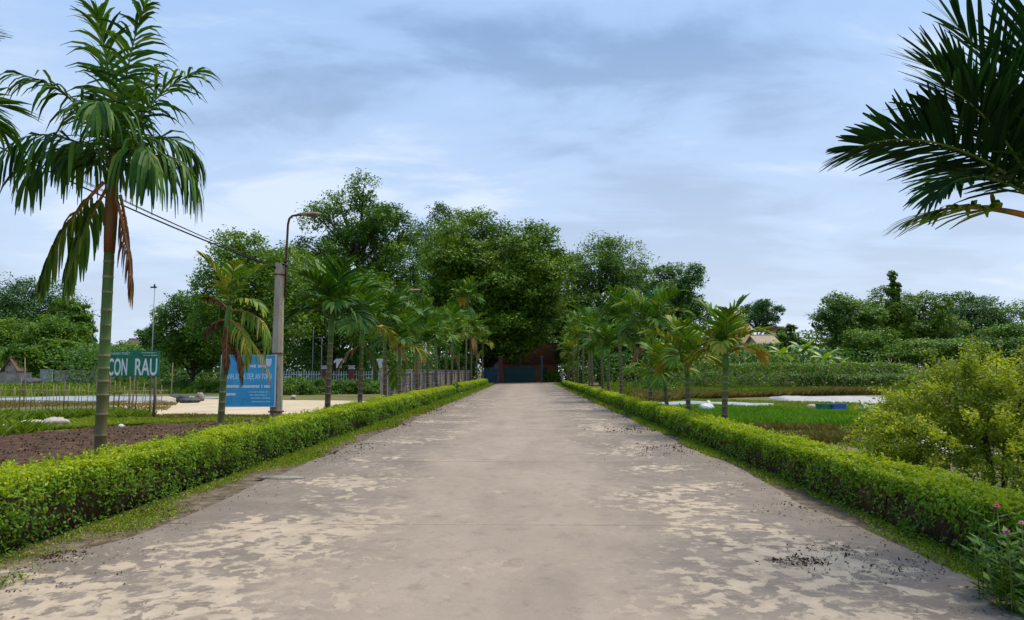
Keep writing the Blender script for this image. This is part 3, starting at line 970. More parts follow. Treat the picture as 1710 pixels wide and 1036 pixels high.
# wooded knoll behind the concrete wall
HG = 'trees on the wooded knoll'
for i, (px, yt, wp, yb_, Y, mk_, lb) in enumerate([
        (50, 464, 190, 600, 150, 'tree_blue', 'broad domed tree topping the wooded knoll'),
        (-40, 480, 170, 600, 148, 'tree_blue', 'big tree on the knoll reaching out past the domed tree'),
        (112, 500, 96, 600, 146, 'tree_dark', 'dark tree on the shoulder of the knoll'),
        (20, 530, 130, 612, 128, 'tree_mid', 'mid height tree at the foot of the knoll above the small shed'),
        (92, 528, 110, 615, 126, 'tree_mid', 'mid height bushy tree at the foot of the knoll by the white gable'),
        (138, 508, 50, 590, 140, 'tree_dark', 'thin layered tree at the edge of the knoll'),
        (40, 575, 70, 628, 100, 'tree_yellow', 'light green shrubby tree beside the small shed'),
        (92, 566, 80, 628, 104, 'tree_mid', 'low tree in front of the knoll behind the broken wall'),
        (148, 576, 60, 628, 98, 'tree_dark', 'low dark tree near the green board sign'),
        (215, 572, 70, 630, 110, 'tree_mid', 'low green tree below the brown roof')]):
    tree_px('broadleaf_tree', lb, px, yt, wp, yb_, Y, M[mk_], 70 + i, nl=26, nc=38, nlf=22, leaf=.0032 * Y, group=HG, layered=(i == 5))


def thicket(name, label, x0, x1, y, hfn, n, leaf, mat, seed):
    r = np.random.default_rng(seed)
    x = r.uniform(x0, x1, n)
    top = hfn * (1 + .35 * fbm(x, x * 0, seed, 4, .09) + .18 * fbm(x, x * 0, seed + 1, 3, .5))
    z = np.maximum(top, .5) * r.random(n) ** .65
    yy = y + r.normal(0, 2.5, n) + 6 * fbm(x, x * 0, seed + 2, 2, .05)
    P = np.stack([x, yy, z], -1)
    ct = .45 + .18 * fbm(x, z * 2, seed + 5, 3, .8)
    o_ = quad_mesh(name, leaf_quads(P, nrm(r.normal(size=(n, 3)) * .6 + [0, -.3, .7]), leaf * r.uniform(.6, 1.4, n), leaf * .6 * r.uniform(.6, 1.3, n), r), mat, None, np.clip(ct + r.normal(0, .13, n), 0, 1))
    return tag(o_, label, 'thicket', kind='stuff')


thicket('distant_thicket', 'distant green thicket closing the view beyond the sand paths', -230, -12, 150, 6.5, 30000, .8, M['tree_mid'], 901)
thicket('distant_thicket', 'distant dark thicket closing the view beyond the field', 12, 260, 150, 7.0, 30000, .8, M['tree_dark'], 902)
thicket('undergrowth', 'dark undergrowth below the trees behind the picket fence', -46, -8.6, 70, 3.6, 16000, .34, M['tree_dark'], 903)
thicket('undergrowth', 'green undergrowth below the trees behind the bean trellis', 8, 32, 78, 3.8, 14000, .36, M['tree_dark'], 904)
thicket('undergrowth', 'green undergrowth in front of the far grove', 32, 72, 88, 4.2, 16000, .38, M['tree_dark'], 905)
thicket('undergrowth', 'green undergrowth at the foot of the wooded knoll', -105, -46, 108, 4.5, 16000, .45, M['tree_mid'], 906)
thicket('undergrowth', 'dark undergrowth behind the far end of the brick wall', -30, -6.9, 104, 5.0, 12000, .45, M['tree_dark'], 908)
thicket('undergrowth', 'dark undergrowth behind the far palms beyond the motorbike', 4.7, 30, 104, 5.0, 12000, .45, M['tree_dark'], 909)
thicket('undergrowth', 'dark undergrowth closing the view behind the gate building', -12, 14, 128, 8.0, 9000, .55, M['tree_dark'], 907)

# ------------------------------------------------------------------ areca palms
def frond_quads(r, base, az, el, Ln, bend, ll, droop, vang, n, w, t0, tj=.12, segs=4, kink=0.0, twist=0.0, stiff_tip=.9, bare=.16, ragged=0.0, jit=.13):
    """one pinnate frond: returns leaflet quads, tints and the rachis path"""
    K = 14
    d = Vector((math.cos(el) * math.cos(az), math.cos(el) * math.sin(az), math.sin(el)))
    hor = Vector((math.cos(az), math.sin(az), 0))
    path = [Vector(base)]
    ang = el
    side0 = Vector((-math.sin(az), math.cos(az), 0))
    for i in range(K):
        ang -= bend / K * (0.35 + 1.3 * i / K)
        dv = hor * math.cos(ang) + Vector((0, 0, math.sin(ang)))
        dv = (dv + side0 * kink * (i / K)).normalized()
        path.append(path[-1] + dv * (Ln / K))
    PA = np.array([tuple(p) for p in path])
    tt = np.linspace(bare, 1.0, n)
    tt = np.clip(tt + r.uniform(-.3, .3, n) / n, bare, .995)
    out_q, out_t = [], []
    for sd_ in (-1, 1):
        f = tt * K
        i0 = np.minimum(f.astype(int), K - 1)
        fr = (f - i0)[:, None]
        p = PA[i0] * (1 - fr) + PA[i0 + 1] * fr
        T = nrm(PA[i0 + 1] - PA[i0])
        S = nrm(np.cross(T, np.array([0, 0, 1.0])) + 1e-6)
        if twist:
            Nn0 = np.cross(S, T)
            S = S * math.cos(twist) + Nn0 * math.sin(twist)
        Nn = np.cross(S, T)
        va = vang + r.normal(0, jit, n)
        d0 = S * sd_ * np.cos(va)[:, None] + Nn * np.sin(va)[:, None]
        fw = (0.45 + 0.75 * tt ** 1.6) + r.normal(0, jit * .6, n)
        dv = nrm(d0 * np.cos(fw)[:, None] + T * np.sin(fw)[:, None])
        prof = np.minimum(1, (tt - bare) / .22 + .55) * (1 - .45 * np.clip((tt - .5) / .5, 0, 1) ** 1.5)
        lens = ll * prof * r.uniform(.82, 1.1, n)
        if ragged:
            lens = lens * np.where(r.random(n) < ragged, r.uniform(.15, .55, n), 1.0)
        wd = w * r.uniform(.8, 1.2, n)
        wdir = nrm(T - dv * np.sum(T * dv, -1, keepdims=True))
        wp = [.45, 1.0, 1.0, .75, .22] if segs == 4 else [.5, 1.0, .8, .25]
        dr = droop * r.uniform(.7, 1.3, n)[:, None]
        tin = np.clip(t0 + r.normal(0, tj, n), 0, 1)
        prev_a = p - wdir * (wd * wp[0] / 2)[:, None]
        prev_b = p + wdir * (wd * wp[0] / 2)[:, None]
        c = p.copy()
        for s_ in range(segs):
            dv = nrm(dv + np.array([0, 0, -1.0]) * dr * (.35 + .35 * s_))
            c = c + dv * (lens / segs)[:, None]
            wk = (wd * wp[s_ + 1] / 2)[:, None]
            a_, b_ = c - wdir * wk, c + wdir * wk
            out_q.append(np.stack([prev_a, prev_b, b_, a_], 1))
            out_t.append(tin)
            prev_a, prev_b = a_, b_
    return np.concatenate(out_q), np.concatenate(out_t), path


def add_frond(root, r, base, az, el, Ln, bend, ll, droop, vang, n, w, t0, mat='palm', rach='rachis', rr=.016, name='frond', label=None, **kw):
    Q, T, path = frond_quads(r, base, math.radians(az), math.radians(el), Ln, math.radians(bend), ll, droop, math.radians(vang), n, w, t0, **kw)
    o_ = quad_mesh(name, Q, M[mat], root, T)
    g_ = G()
    K = len(path)
    g_.tube(path, [rr * (1 - .85 * i / (K - 1)) + .002 for i in range(K)], 5)
    g_.build('rachis', M[rach], o_)
    if label:
        o_['label'] = label
    return o_


def palm_trunk(root, r, h, rad, shaft, lean=(0, 0), ring=.2, green=.45, shaftmat='pshaft', rings=True):
    g_ = G()
    P, R, T, mi = [], [], [], []
    zs = [-.05]
    z = r.uniform(.05, .2)
    marks = []
    while z < h - .05:
        marks.append(z)
        z += ring * r.uniform(.75, 1.2) * (1.15 - .35 * z / h)

    def pos(zv):
        f = max(zv, 0) / (h + shaft)
        return (lean[0] * f ** 1.4, lean[1] * f ** 1.4, zv)

    def rd(zv):
        return rad * (1.22 - .22 * min(1, zv / .5) if zv < .5 else 1 - .14 * (zv / h))

    def tn(zv):
        return float(np.clip((zv / h - (1 - green) * .6) / .5, 0, 1))
    P.append(pos(-.05)); R.append(rd(0)); T.append(0)
    for z in marks:
        hw = .009 + .004 * r.random()
        for dz, k_ in ((-hw * 1.6, 1.0), (-hw, 1.045), (hw, 1.045), (hw * 1.6, 1.0)):
            P.append(pos(z + dz)); R.append(rd(z) * k_); T.append(tn(z))
    P.append(pos(h)); R.append(rd(h)); T.append(tn(h))
    mi = [0] * (len(P) - 1)
    for j in range(len(marks)):
        mi[1 + j * 4 + 1] = 1
    g_.tube(P, R, 12, mi, T)
    g_.build('trunk', [M['ptrunk'], M['pring']], root)
    if shaft > 0:
        g_ = G()
        ks = 7
        PP = [pos(h - .01 + (shaft + .01) * i / ks) for i in range(ks + 1)]
        RR = [rd(h) * (1.06 + .22 * math.sin(math.pi * min(1, i / ks * 1.25)) - .55 * max(0, i / ks - .55)) for i in range(ks + 1)]
        g_.tube(PP, RR, 12)
        g_.build('crownshaft', M[shaftmat], root)
    return Vector(pos(h + shaft)), pos


def auto_palm(name, label, x, y, h, seed, group, rad=.075, shaft=.55, Ln=1.55, nf=9, dead=1, yellow=0, hue=.42, lod=1, lush=1.0):
    r = np.random.default_rng(seed)
    root = thing(name, label, 'palm tree', (x, y, 0), group)
    lean = (r.uniform(-.12, .12), r.uniform(-.12, .12))
    tip, pos = palm_trunk(root, r, h - shaft, rad, shaft, lean, .2, r.uniform(.15, .6))
    a0 = r.uniform(0, 360)
    n = 24 if lod else 18
    w = .075 if lod else .11
    Ln *= 1.0 if lod else .88
    for k_ in range(nf):
        f = k_ / max(1, nf - 1)
        el = 84 - 50 * f + r.uniform(-6, 6)
        az = a0 + k_ * 137.5 + r.uniform(-14, 14)
        L_ = Ln * (.72 + .3 * math.sin(math.pi * min(1, f + .25))) * r.uniform(.9, 1.1)
        t0 = hue + .06 + r.uniform(-.1, .1)
        if yellow and k_ >= nf - yellow:
            t0 = r.uniform(.78, .95)
        b = tip - Vector((0, 0, .10 * f * shaft / .5))
        add_frond(root, r, b, az, el, L_, 45 + 55 * f, .44 * Ln * lush, .10 + .22 * f, 24, n, w * lush, t0, segs=4 if lod else 3, rr=.018)
    for k_ in range(dead):
        az = r.uniform(0, 360)
        b = Vector(pos(h - shaft * r.uniform(.7, .95)))
        add_frond(root, r, b, az, r.uniform(-60, -25), Ln * .7, 40, .36 * Ln, .5, 6, n - 4, w, r.uniform(.3, .9), mat='palm_dry' if r.random() < .45 else 'palm', rach='rachis_or', segs=3, label=None)
    return root


LX, RX = -5.35, 4.9
LG = 'areca palms in the row behind the hedge below the street lamps'
RG = 'areca palms in the row behind the hedge beside the crop field'


def pal_at(px, ycrown, X):
    Y = 20.0
    for _ in range(12):
        p = at(px, ycrown, Y)
        Y *= X / p.x
    return Y, at(px, ycrown, Y).z


# the big palm in front of the green sign
r = np.random.default_rng(301)
Y1, _z = pal_at(178, 420, LX)
hp = thing('areca_palm', 'tall areca palm with hanging brown fronds in front of the green board sign', 'palm tree', (LX + .03, Y1, 0), LG)
tip, pos = palm_trunk(hp, r, 3.12, .072, 1.32, (-.02, .05), .215, .85, 'pshaft_red')
# crown: arching side fronds with hanging leaflets, upright spears in the middle
for (az, el, Ln, bend, ll, dr, va, n, t0) in [
        (178, 56, 1.75, 135, .80, 1.0, 4, 25, .40), (206, 44, 1.6, 125, .78, 1.1, 2, 24, .34), (150, 66, 1.7, 120, .74, .85, 6, 25, .44),
        (2, 50, 1.7, 138, .84, 1.0, 2, 25, .38), (-26, 38, 1.6, 128, .84, 1.1, 0, 24, .44), (34, 54, 1.6, 120, .76, .9, 4, 24, .36),
        (-72, 60, 1.4, 122, .74, .85, 6, 24, .46), (100, 62, 1.5, 112, .70, .8, 6, 22, .34),
        (192, 78, 2.1, 80, .70, .6, 10, 25, .42), (16, 77, 2.2, 62, .66, .5, 12, 25, .38), (-12, 82, 2.4, 34, .62, .4, 18, 25, .46),
        (150, 86, 2.45, 18, .60, .3, 20, 26, .38), (-90, 84, 2.2, 34, .66, .4, 16, 25, .44), (60, 84, 2.1, 30, .6, .35, 16, 24, .36)]:
    add_frond(hp, r, tip - Vector((0, 0, r.uniform(0, .42))), az + r.uniform(-9, 9), el + r.uniform(-4, 6), Ln * r.uniform(.78, .95), bend, ll * 1.02, dr * r.uniform(.75, 1.3), va, n + 8, .043, t0, tj=.16, rr=.018, kink=r.uniform(-.4, .4), ragged=.12, jit=.34)
bh = Vector(pos(4.02))
add_frond(hp, r, bh + Vector((-.09, -.04, 0)), 190, -50, 1.45, 30, .62, 1.3, 2, 30, .066, .62, tj=.14, rr=.024, rach='rachis_or', label='old drooping green frond folded down along the trunk')
add_frond(hp, r, bh + Vector((-.08, .05, -.02)), 172, -58, 1.35, 22, .60, 1.4, 2, 26, .06, .52, tj=.14, rr=.02, rach='rachis_or')
add_frond(hp, r, bh + Vector((.10, -.05, -.25)), -8, -72, 1.2, 14, .40, 2.2, 2, 26, .030, .45, mat='palm_dry', rach='rachis_or', tj=.2, rr=.02, name='dead_frond', label='shrivelled reddish brown frond hanging beside the trunk')
add_frond(hp, r, bh + Vector((.08, .05, -.15)), 10, -76, 1.0, 12, .38, 2.2, 2, 22, .028, .4, mat='palm_dry', rach='rachis_or', tj=.2, rr=.02, name='dead_frond')

# palm just outside the frame on that side: only frond tips show
r = np.random.default_rng(302)
Yo = 6.35
po = thing('areca_palm', 'areca palm whose frond tips reach past the tall palm over the hedge', 'palm tree', (LX - .64, Yo, 0), LG)
tip, pos = palm_trunk(po, r, 2.95, .09, .8, (.05, 0), .21, .7)
for (az, el, Ln, bend, ll, dr, va, n, t0) in [(-12, 62, 1.55, 70, .62, .12, 20, 32, .36), (14, 36, 1.25, 55, .55, .10, 16, 30, .36), (-30, 10, 1.2, 40, .5, .2, 12, 28, .4), (80, 50, 1.6, 80, .6, .3, 15, 28, .4),
                                              (130, 55, 1.6, 80, .6, .3, 15, 28, .4), (190, 45, 1.6, 80, .6, .3, 15, 28, .4), (245, 50, 1.6, 80, .6, .3, 15, 28, .4), (300, 60, 1.5, 70, .6, .3, 15, 28, .4), (20, 80, 1.7, 30, .5, .1, 22, 28, .4)]:
    add_frond(po, r, tip, az, el, Ln, bend, ll, dr, va, n, .05, t0, rr=.02)

# sick palm before the blue banner
r = np.random.default_rng(303)
Y2, _z = pal_at(372, 560, LX)
sp_ = thing('areca_palm', 'sickly thin areca palm with torn yellow and brown fronds before the blue banner', 'palm tree', (LX, Y2, 0), LG)
tip, pos = palm_trunk(sp_, r, 2.1, .062, .65, (.10, 0), .19, .75)
for (az, el, Ln, bend, ll, dr, va, n, t0) in [(200, 76, .95, 35, .38, .15, 25, 22, .62), (10, 68, .95, 45, .40, .18, 22, 22, .58), (100, 74, .9, 40, .36, .15, 22, 20, .6), (-60, 72, .9, 50, .36, .2, 22, 20, .66), (-20, 30, .8, 90, .34, .3, 12, 18, .72)]:
    add_frond(sp_, r, tip, az, el, Ln, bend, ll, dr, va, n, .042, t0, rr=.014, tj=.18)
for (az, el, Ln, bend, ll, dr, t0, mt_) in [(-15, 5, 1.25, 120, .42, .9, .70, 'palm'), (-40, -8, 1.15, 105, .40, 1.1, .66, 'palm'), (8, -38, 1.4, 46, .34, 1.5, .84, 'palm'), (-25, -60, 1.1, 26, .28, 1.6, .2, 'palm_dry'), (172, 52, .55, 60, .22, .6, .25, 'palm_dry'), (190, 0, .5, 95, .24, 1.2, .2, 'palm_dry'), (-70, -62, .9, 22, .26, 1.4, .3, 'palm_dry')]:
    add_frond(sp_, r, Vector(pos(2.66 if el > 0 else 2.5)), az, el, Ln, bend, ll, dr, 8, 20, .034, t0, mat=mt_, rach='rachis_or', rr=.016, tj=.2, name='frond' if mt_ == 'palm' else 'dead_frond')

# the rest of the row: (column, crown row, label or None for the look-alikes)
rowL = [(552, 528, 'areca palm with a full fan of upright dark fronds behind the street lamp pole', 1.62, 10, 0, 0, .34, 1.15),
        (607, 548, 'areca palm with one folded yellow frond along its trunk', 1.6, 9, 2, 1, .4, 1.0),
        (643, 548, 'areca palm with dense dark crown at the near end of the brick wall', 1.7, 10, 1, 0, .36, 1.1),
        (672, 582, 'short areca palm with wide drooping crown in front of the brick wall', 1.8, 10, 1, 1, .42, 1.1),
        (697, 555, None, 1.8, 9, 0, 0, .4, 1.0), (716, 572, None, 1.9, 9, 1, 0, .42, 1.0), (733, 560, None, 2.0, 9, 0, 0, .46, 1.0),
        (745, 568, None, 2.0, 9, 1, 1, .46, 1.0), (757, 548, None, 2.1, 9, 1, 0, .42, 1.0), (767, 560, None, 2.1, 9, 1, 1, .48, 1.0),
        (780, 500, 'tallest areca palm of the row with long pale trunk near the gate', 2.3, 10, 2, 1, .46, 1.1),
        (789, 552, None, 2.3, 9, 1, 1, .5, 1.0), (797, 560, None, 2.3, 9, 1, 1, .55, 1.0), (804, 575, None, 2.2, 9, 1, 1, .5, 1.0)]
ORD = ['first', 'second', 'third', 'fourth', 'fifth', 'sixth', 'seventh', 'eighth', 'ninth']
cnt = 0
for i, (px, yc, lb, Ln, nf, dead, yel, hue, lush) in enumerate(rowL):
    if lb is None:
        lb = 'slender areca palm at the brick wall, %s on from the short wide crowned palm' % ORD[cnt]
        cnt += 1
    Y, h = pal_at(px, yc, LX)
    auto_palm('areca_palm', lb, LX + random.uniform(-.12, .12), Y, h, 320 + i, LG, rad=.08 if i < 4 else .09, Ln=Ln, nf=nf, dead=dead, yellow=yel, hue=hue, lod=1 if i < 5 else 0, lush=lush)
rowR = [(1213, 590, 'small bright green areca palm with yellowing lower fronds beside the crop field', 1.35, 10, 0, 3, .62, 1.0),
        (1152, 606, 'small areca palm with arching fronds between the crop field and the hedge', 1.5, 9, 0, 2, .60, 1.0),
        (1112, 632, 'very short areca palm with low green fan before the trellis', 1.6, 9, 0, 0, .56, 1.0),
        (1080, 545, 'areca palm with brown trunk and upright fan of fronds', 1.75, 10, 1, 0, .46, 1.1),
        (1036, 540, 'areca palm with ringed pale trunk and dense dark crown', 1.9, 11, 1, 0, .42, 1.1),
        (1016, 585, None, 2.0, 9, 0, 0, .46, 1.0), (1003, 575, None, 2.0, 9, 0, 0, .46, 1.0), (991, 560, None, 2.1, 9, 1, 1, .46, 1.0),
        (982, 548, None, 2.2, 9, 0, 0, .44, 1.0), (974, 545, None, 2.2, 9, 0, 0, .44, 1.0), (966, 565, None, 2.2, 9, 1, 1, .52, 1.0), (959, 555, None, 2.2, 9, 0, 0, .5, 1.0), (951, 590, None, 2.1, 9, 1, 2, .6, 1.0), (946, 575, None, 2.2, 9, 1, 1, .55, 1.0)]
cnt = 0
for i, (px, yc, lb, Ln, nf, dead, yel, hue, lush) in enumerate(rowR):
    if lb is None:
        lb = 'slender areca palm near the trellis, %s on from the ringed pale trunk palm' % ORD[cnt]
        cnt += 1
    Y, h = pal_at(px, yc, RX)
    auto_palm('areca_palm', lb, RX + random.uniform(-.12, .12), Y, h, 360 + i, RG, rad=.075 if i < 3 else .09, shaft=.55 if i > 2 else .4, Ln=Ln, nf=nf, dead=dead, yellow=yel, hue=hue, lod=1 if i < 5 else 0, lush=lush)

# palm leaning in from beyond the hedge next to the yellow bush: only its crown shows
r = np.random.default_rng(401)
Yr = 7.3
cp = at(1748, 340, Yr)
pr_ = thing('areca_palm', 'areca palm with stiff fronds tinted dark as if backlit reaching out over the yellow bush', 'palm tree', (cp.x, Yr, 0), RG)
tip, pos = palm_trunk(pr_, r, cp.z - .75, .09, .75, (0, 0), .21, .7)
for (az, el, Ln, bend, ll, dr, va, n, t0, tw) in [  # lowest tints paint backlit darkness into the fronds over the road side
        (186, 40, 2.1, 62, .74, .04, 12, 42, .03, -.5), (174, 46, 2.0, 66, .70, .05, 14, 40, .03, -.35), (200, 30, 1.5, 70, .6, .1, 12, 34, .05, .2), (190, 58, 1.7, 60, .7, .06, 16, 36, .03, 0), (196, 66, 1.95, 55, .80, .04, 22, 40, .05, .3), (165, 76, 1.95, 40, .85, .04, 24, 38, .05, .2),
        (230, 78, 1.9, 30, .8, .04, 24, 36, .05, 0), (182, 80, 2.0, 34, .85, .04, 22, 38, .04, .1), (205, 52, 1.8, 40, .8, .05, 20, 36, .05, .25), (270, 62, 1.6, 60, .7, .1, 16, 32, .16, 0), (40, 60, 1.7, 70, .7, .15, 16, 30, .3, 0), (-20, 45, 1.8, 80, .7, .2, 14, 30, .3, 0), (100, 50, 1.8, 80, .7, .15, 14, 30, .3, 0), (320, 70, 1.8, 50, .7, .1, 18, 30, .3, 0)]:
    add_frond(pr_, r, tip - Vector((0, 0, r.uniform(0, .08))), az, el, Ln, bend, ll, dr, va, n - 2, .041, t0, tj=.06, rr=.02, twist=tw, jit=.16)
add_frond(pr_, r, tip - Vector((.06, 0, .16)), 188, 14, 1.35, 36, .66, .12, 0, 36, .05, .70, tj=.12, rr=.036, rach='rachis_or', label='short yellowing frond with thick orange stalk', bare=.32)

# ------------------------------------------------------------------ shrubs and low cover
def shrub(name, label, loc, rx, ry, h, mat, seed, n, leaf, group=None, cat='shrub', stems=9, tmean=.5, z0=.0, spiky=0):
    r = np.random.default_rng(seed)
    root = thing(name, label, cat, loc, group)
    k_ = max(8, n // 60)
    d = nrm(r.normal(size=(k_, 3)) + [0, 0, .35])
    d[:, 2] = np.abs(d[:, 2]) * 1.0
    q = r.uniform(.45, 1.0, (k_, 1)) ** .7
    c = d * q * [rx, ry, h * .92] + [0, 0, z0]
    c[:, 2] = np.maximum(c[:, 2], .06 * h)
    i = r.integers(0, k_, n)
    P = c[i] + r.normal(size=(n, 3)) * [rx * .12, ry * .12, h * .085]
    P[:, 2] = np.maximum(P[:, 2], .02)
    Nn = nrm(d[i] * .5 + [0, 0, .6] + r.normal(size=(n, 3)) * .6)
    ct = r.normal(tmean, .16, k_)
    ln = leaf * r.uniform(.6, 1.4, n)
    quad_mesh('foliage', leaf_quads(P, Nn, ln, ln * r.uniform(.42, .6, n), r), mat, root, np.clip(ct[i] + r.normal(0, .13, n), 0, 1))
    g_ = G()
    for s_ in range(stems):
        e_ = c[r.integers(0, k_)]
        b = np.array([r.uniform(-.15, .15) * rx, r.uniform(-.15, .15) * ry, -.02])
        m_ = (b + e_) / 2 + r.normal(size=3) * .04 * h + [0, 0, .08 * h]
        g_.tube([b, m_, e_], [.012 * h + .004, .008 * h + .003, .003], 5, cap=False)
    g_.build('stem', M['twig'], root)
    return root


# the yellow green bush beside the near hedge: fine sprays on arching twigs
r = np.random.default_rng(501)
bx = thing('bush', 'large yellow green bush of fine leaves behind the near hedge', 'bush', (5.95, 9.6, 0))
VV, TT = [], []
g = G()
for k in range(7):
    a = r.uniform(0, 6.28)
    e_ = np.array([math.cos(a) * .35, math.sin(a) * .35, r.uniform(1.0, 1.5)])
    g.tube([(math.cos(a) * .05, math.sin(a) * .05, -.02), e_ * [.4, .4, .5] + r.normal(size=3) * .03, e_], [.024, .017, .008], 6, cap=False)
g.build('stem', M['twig'], bx)
g = G()
for k in range(780):
    a = r.uniform(0, 6.28)
    q = r.random() ** .5
    top = 1.58 - .72 * q ** 2.0 + r.normal(0, .09)
    z = r.uniform(.12, 1.0) ** .7 * top
    rad = 1.42 * q * (1 - .12 * (z / 1.9) ** 2)
    st = np.array([math.cos(a) * rad * .55, math.sin(a) * rad * .55, z * .8])
    en = np.array([math.cos(a) * rad, math.sin(a) * rad * .95, z])
    dv = nrm(en - st + r.normal(size=3) * .12)
    Ls = r.uniform(.22, .5)
    pts = [en + dv * Ls * s_ - np.array([0, 0, .10 * s_ * s_]) + np.array([0, 0, .12 * s_]) for s_ in np.linspace(0, 1, 5)]
    g.tube([pts[0], pts[2], pts[4]], [.004, .003, .0015], 3, cap=False)
    nn = 120
    u = r.random(nn) * 4
    i0 = np.minimum(u.astype(int), 3)
    PP = np.array(pts)
    P = PP[i0] + (PP[i0 + 1] - PP[i0]) * (u - i0)[:, None] + r.normal(size=(nn, 3)) * [.05, .05, .035]
    ln = r.uniform(.028, .058, nn)
    VV.append(leaf_quads(P, nrm(r.normal(size=(nn, 3)) * .7 + [0, 0, .8]), ln, ln * .5, r))
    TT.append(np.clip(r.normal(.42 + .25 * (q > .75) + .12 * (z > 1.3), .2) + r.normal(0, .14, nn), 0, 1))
# wispy leaders
for k in range(44):
    a = r.uniform(0, 6.28)
    q = r.uniform(.1, .9)
    b = np.array([math.cos(a) * q, math.sin(a) * q, 1.45 - .6 * q ** 1.9])
    dv = nrm(np.array([math.cos(a) * .5, math.sin(a) * .5, 1.1]) + r.normal(size=3) * .3)
    Ls = r.uniform(.2, .55)
    g.tube([b, b + dv * Ls], [.004, .002], 3, cap=False)
    nn = 46
    u = r.random((nn, 1))
    ln = r.uniform(.028, .05, nn)
    VV.append(leaf_quads(b + dv * Ls * u + r.normal(size=(nn, 3)) * .022, nrm(r.normal(size=(nn, 3)) * .7 + [0, 0, .6]), ln, ln * .5, r))
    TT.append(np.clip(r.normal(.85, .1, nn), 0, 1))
g.build('twigs', M['twig'], bx)['kind'] = 'stuff'
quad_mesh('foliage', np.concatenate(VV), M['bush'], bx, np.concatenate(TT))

SG = 'shrubs in the bed before the picket fence'
for i, (px, Y, hh, wr, mk_, lb) in enumerate([(488, 50, 1.45, 1.5, 'tree_yellow', 'pale rounded shrub beside the lamp pole in the fence bed'), (530, 51, 1.15, 1.5, 'tree_dark', 'dark shrub below the white picket fence'), (572, 52, 1.1, 1.4, 'tree_dark', 'dark shrub behind the full fanned palm'),
                                              (612, 52, 1.2, 1.4, 'tree_mid', 'green shrub at the brick wall end of the fence bed'), (640, 53, 1.1, 1.2, 'tree_mid', 'last shrub of the fence bed touching the brick wall'), (452, 51, 1.2, 1.5, 'tree_dark', 'dark shrub behind the blue banner'),
                                              (405, 54, 1.3, 1.7, 'tree_mid', 'spreading shrub behind the sickly palm'), (355, 56, 1.2, 1.8, 'tree_mid', 'low shrub along the yard edge behind the rubble'), (300, 58, 1.2, 1.8, 'tree_dark', 'low dark shrub behind the green sign post'), (245, 60, 1.1, 1.8, 'tree_mid', 'low shrub under the brown roof')]):
    p = at(px, 640, Y)
    shrub('shrub', lb, (p.x, Y, 0), wr, 1.0, hh, M[mk_], 520 + i, 4200, .13, SG)
shrub('round_shrub', 'dark round shrub standing in the gap of the hedge', (-4.75, 48.2, 0), .55, .9, .86, M['tree_dark'], 540, 2600, .12)
# flowering zinnia-like plants at the corner of the near hedge
r = np.random.default_rng(550)
fp = thing('flowering_plant', 'leafy plant with pink and magenta flowers at the near end of the hedge', 'flower', (3.30, 5.12, 0))
g = G()
VV = []
heads = []
for k in range(46):
    b = np.array([r.uniform(-.2, .34), r.uniform(-.26, .4), -.01])
    tpz = r.uniform(.28, .62)
    e_ = b + [r.uniform(-.08, .08), r.uniform(-.08, .08), tpz]
    g.tube([b, (b + e_) / 2 + r.normal(size=3) * .015, e_], [.005, .004, .003], 5, cap=False)
    nn = 26
    u = r.random((nn, 1)) * .95 + .03
    P = b + (e_ - b) * u
    an = r.uniform(0, 6.28, nn)
    T = np.stack([np.cos(an), np.sin(an), r.uniform(-.2, .5, nn)], -1)
    ln = r.uniform(.06, .12, nn)
    Nn = nrm(np.stack([-.4 * np.cos(an), -.4 * np.sin(an), np.ones(nn)], -1))
    VV.append(leaf_quads(P + nrm(T) * ln[:, None] * .55, Nn, ln, ln * .42, r, T))
g.build('stem', M['rachis'], fp)['kind'] = 'stuff'
V = np.concatenate(VV)
quad_mesh('foliage', V, M['flower_leaf'], fp, np.clip(r.normal(.5, .2, len(V)), 0, 1))
for px, py, mk_, sz, ya in [(1665, 848, 'pink', .026, 5.1), (1681, 892, 'magenta', .026, 4.98), (1706, 876, 'rosepale', .024, 5.05)]:
    c = at(px, py, ya) - Vector(fp.location)
    VV = []
    for ring in range(3):
        nn = 11 - 2 * ring
        for k in range(nn):
            an = 6.283 * k / nn + ring * .3
            T = np.array([[math.cos(an), math.sin(an), .25 + .35 * ring]])
            P = np.array([tuple(c)]) + nrm(T) * sz * (.62 - .15 * ring) + [0, 0, .006 * ring]
            VV.append(leaf_quads(P, nrm(np.array([[-.35 * math.cos(an), -.35 * math.sin(an), 1.0]])), sz * 1.1, sz * .62, r, T))
    V = np.concatenate(VV)
    fl_ = quad_mesh('flower', V, M[mk_], fp, r.random(len(V)))
    g = G()
    g.tube([(c.x, c.y, c.z - .005), (c.x * .9, c.y, c.z * .5), (c.x * .8, c.y, -.01)], [.003, .003, .004], 5)
    g.build('stem', M['rachis'], fl_)

# lush weeds round the rubble by the tilled bed, dry grass and crop
def scatter(name, label, cat, poly_fn, n, h, w, mat, seed, thr=-9., f0=.8, lean=.35, tm=.5):
    r = np.random.default_rng(seed)
    x, y = poly_fn(r, n)
    m_ = fbm(x, y, seed, 3, f0) > thr
    x, y = x[m_], y[m_]
    P = np.stack([x, y, np.full(len(x), .005)], -1)
    hv = h * (1 + .35 * fbm(x, y, seed + 1, 3, f0 * 2))
    o_ = blades(name, P, np.maximum(hv, h * .3), w, mat, lean, np.clip(r.normal(tm, .2, len(x)), 0, 1), r)
    return tag(o_, label, cat, kind='stuff')


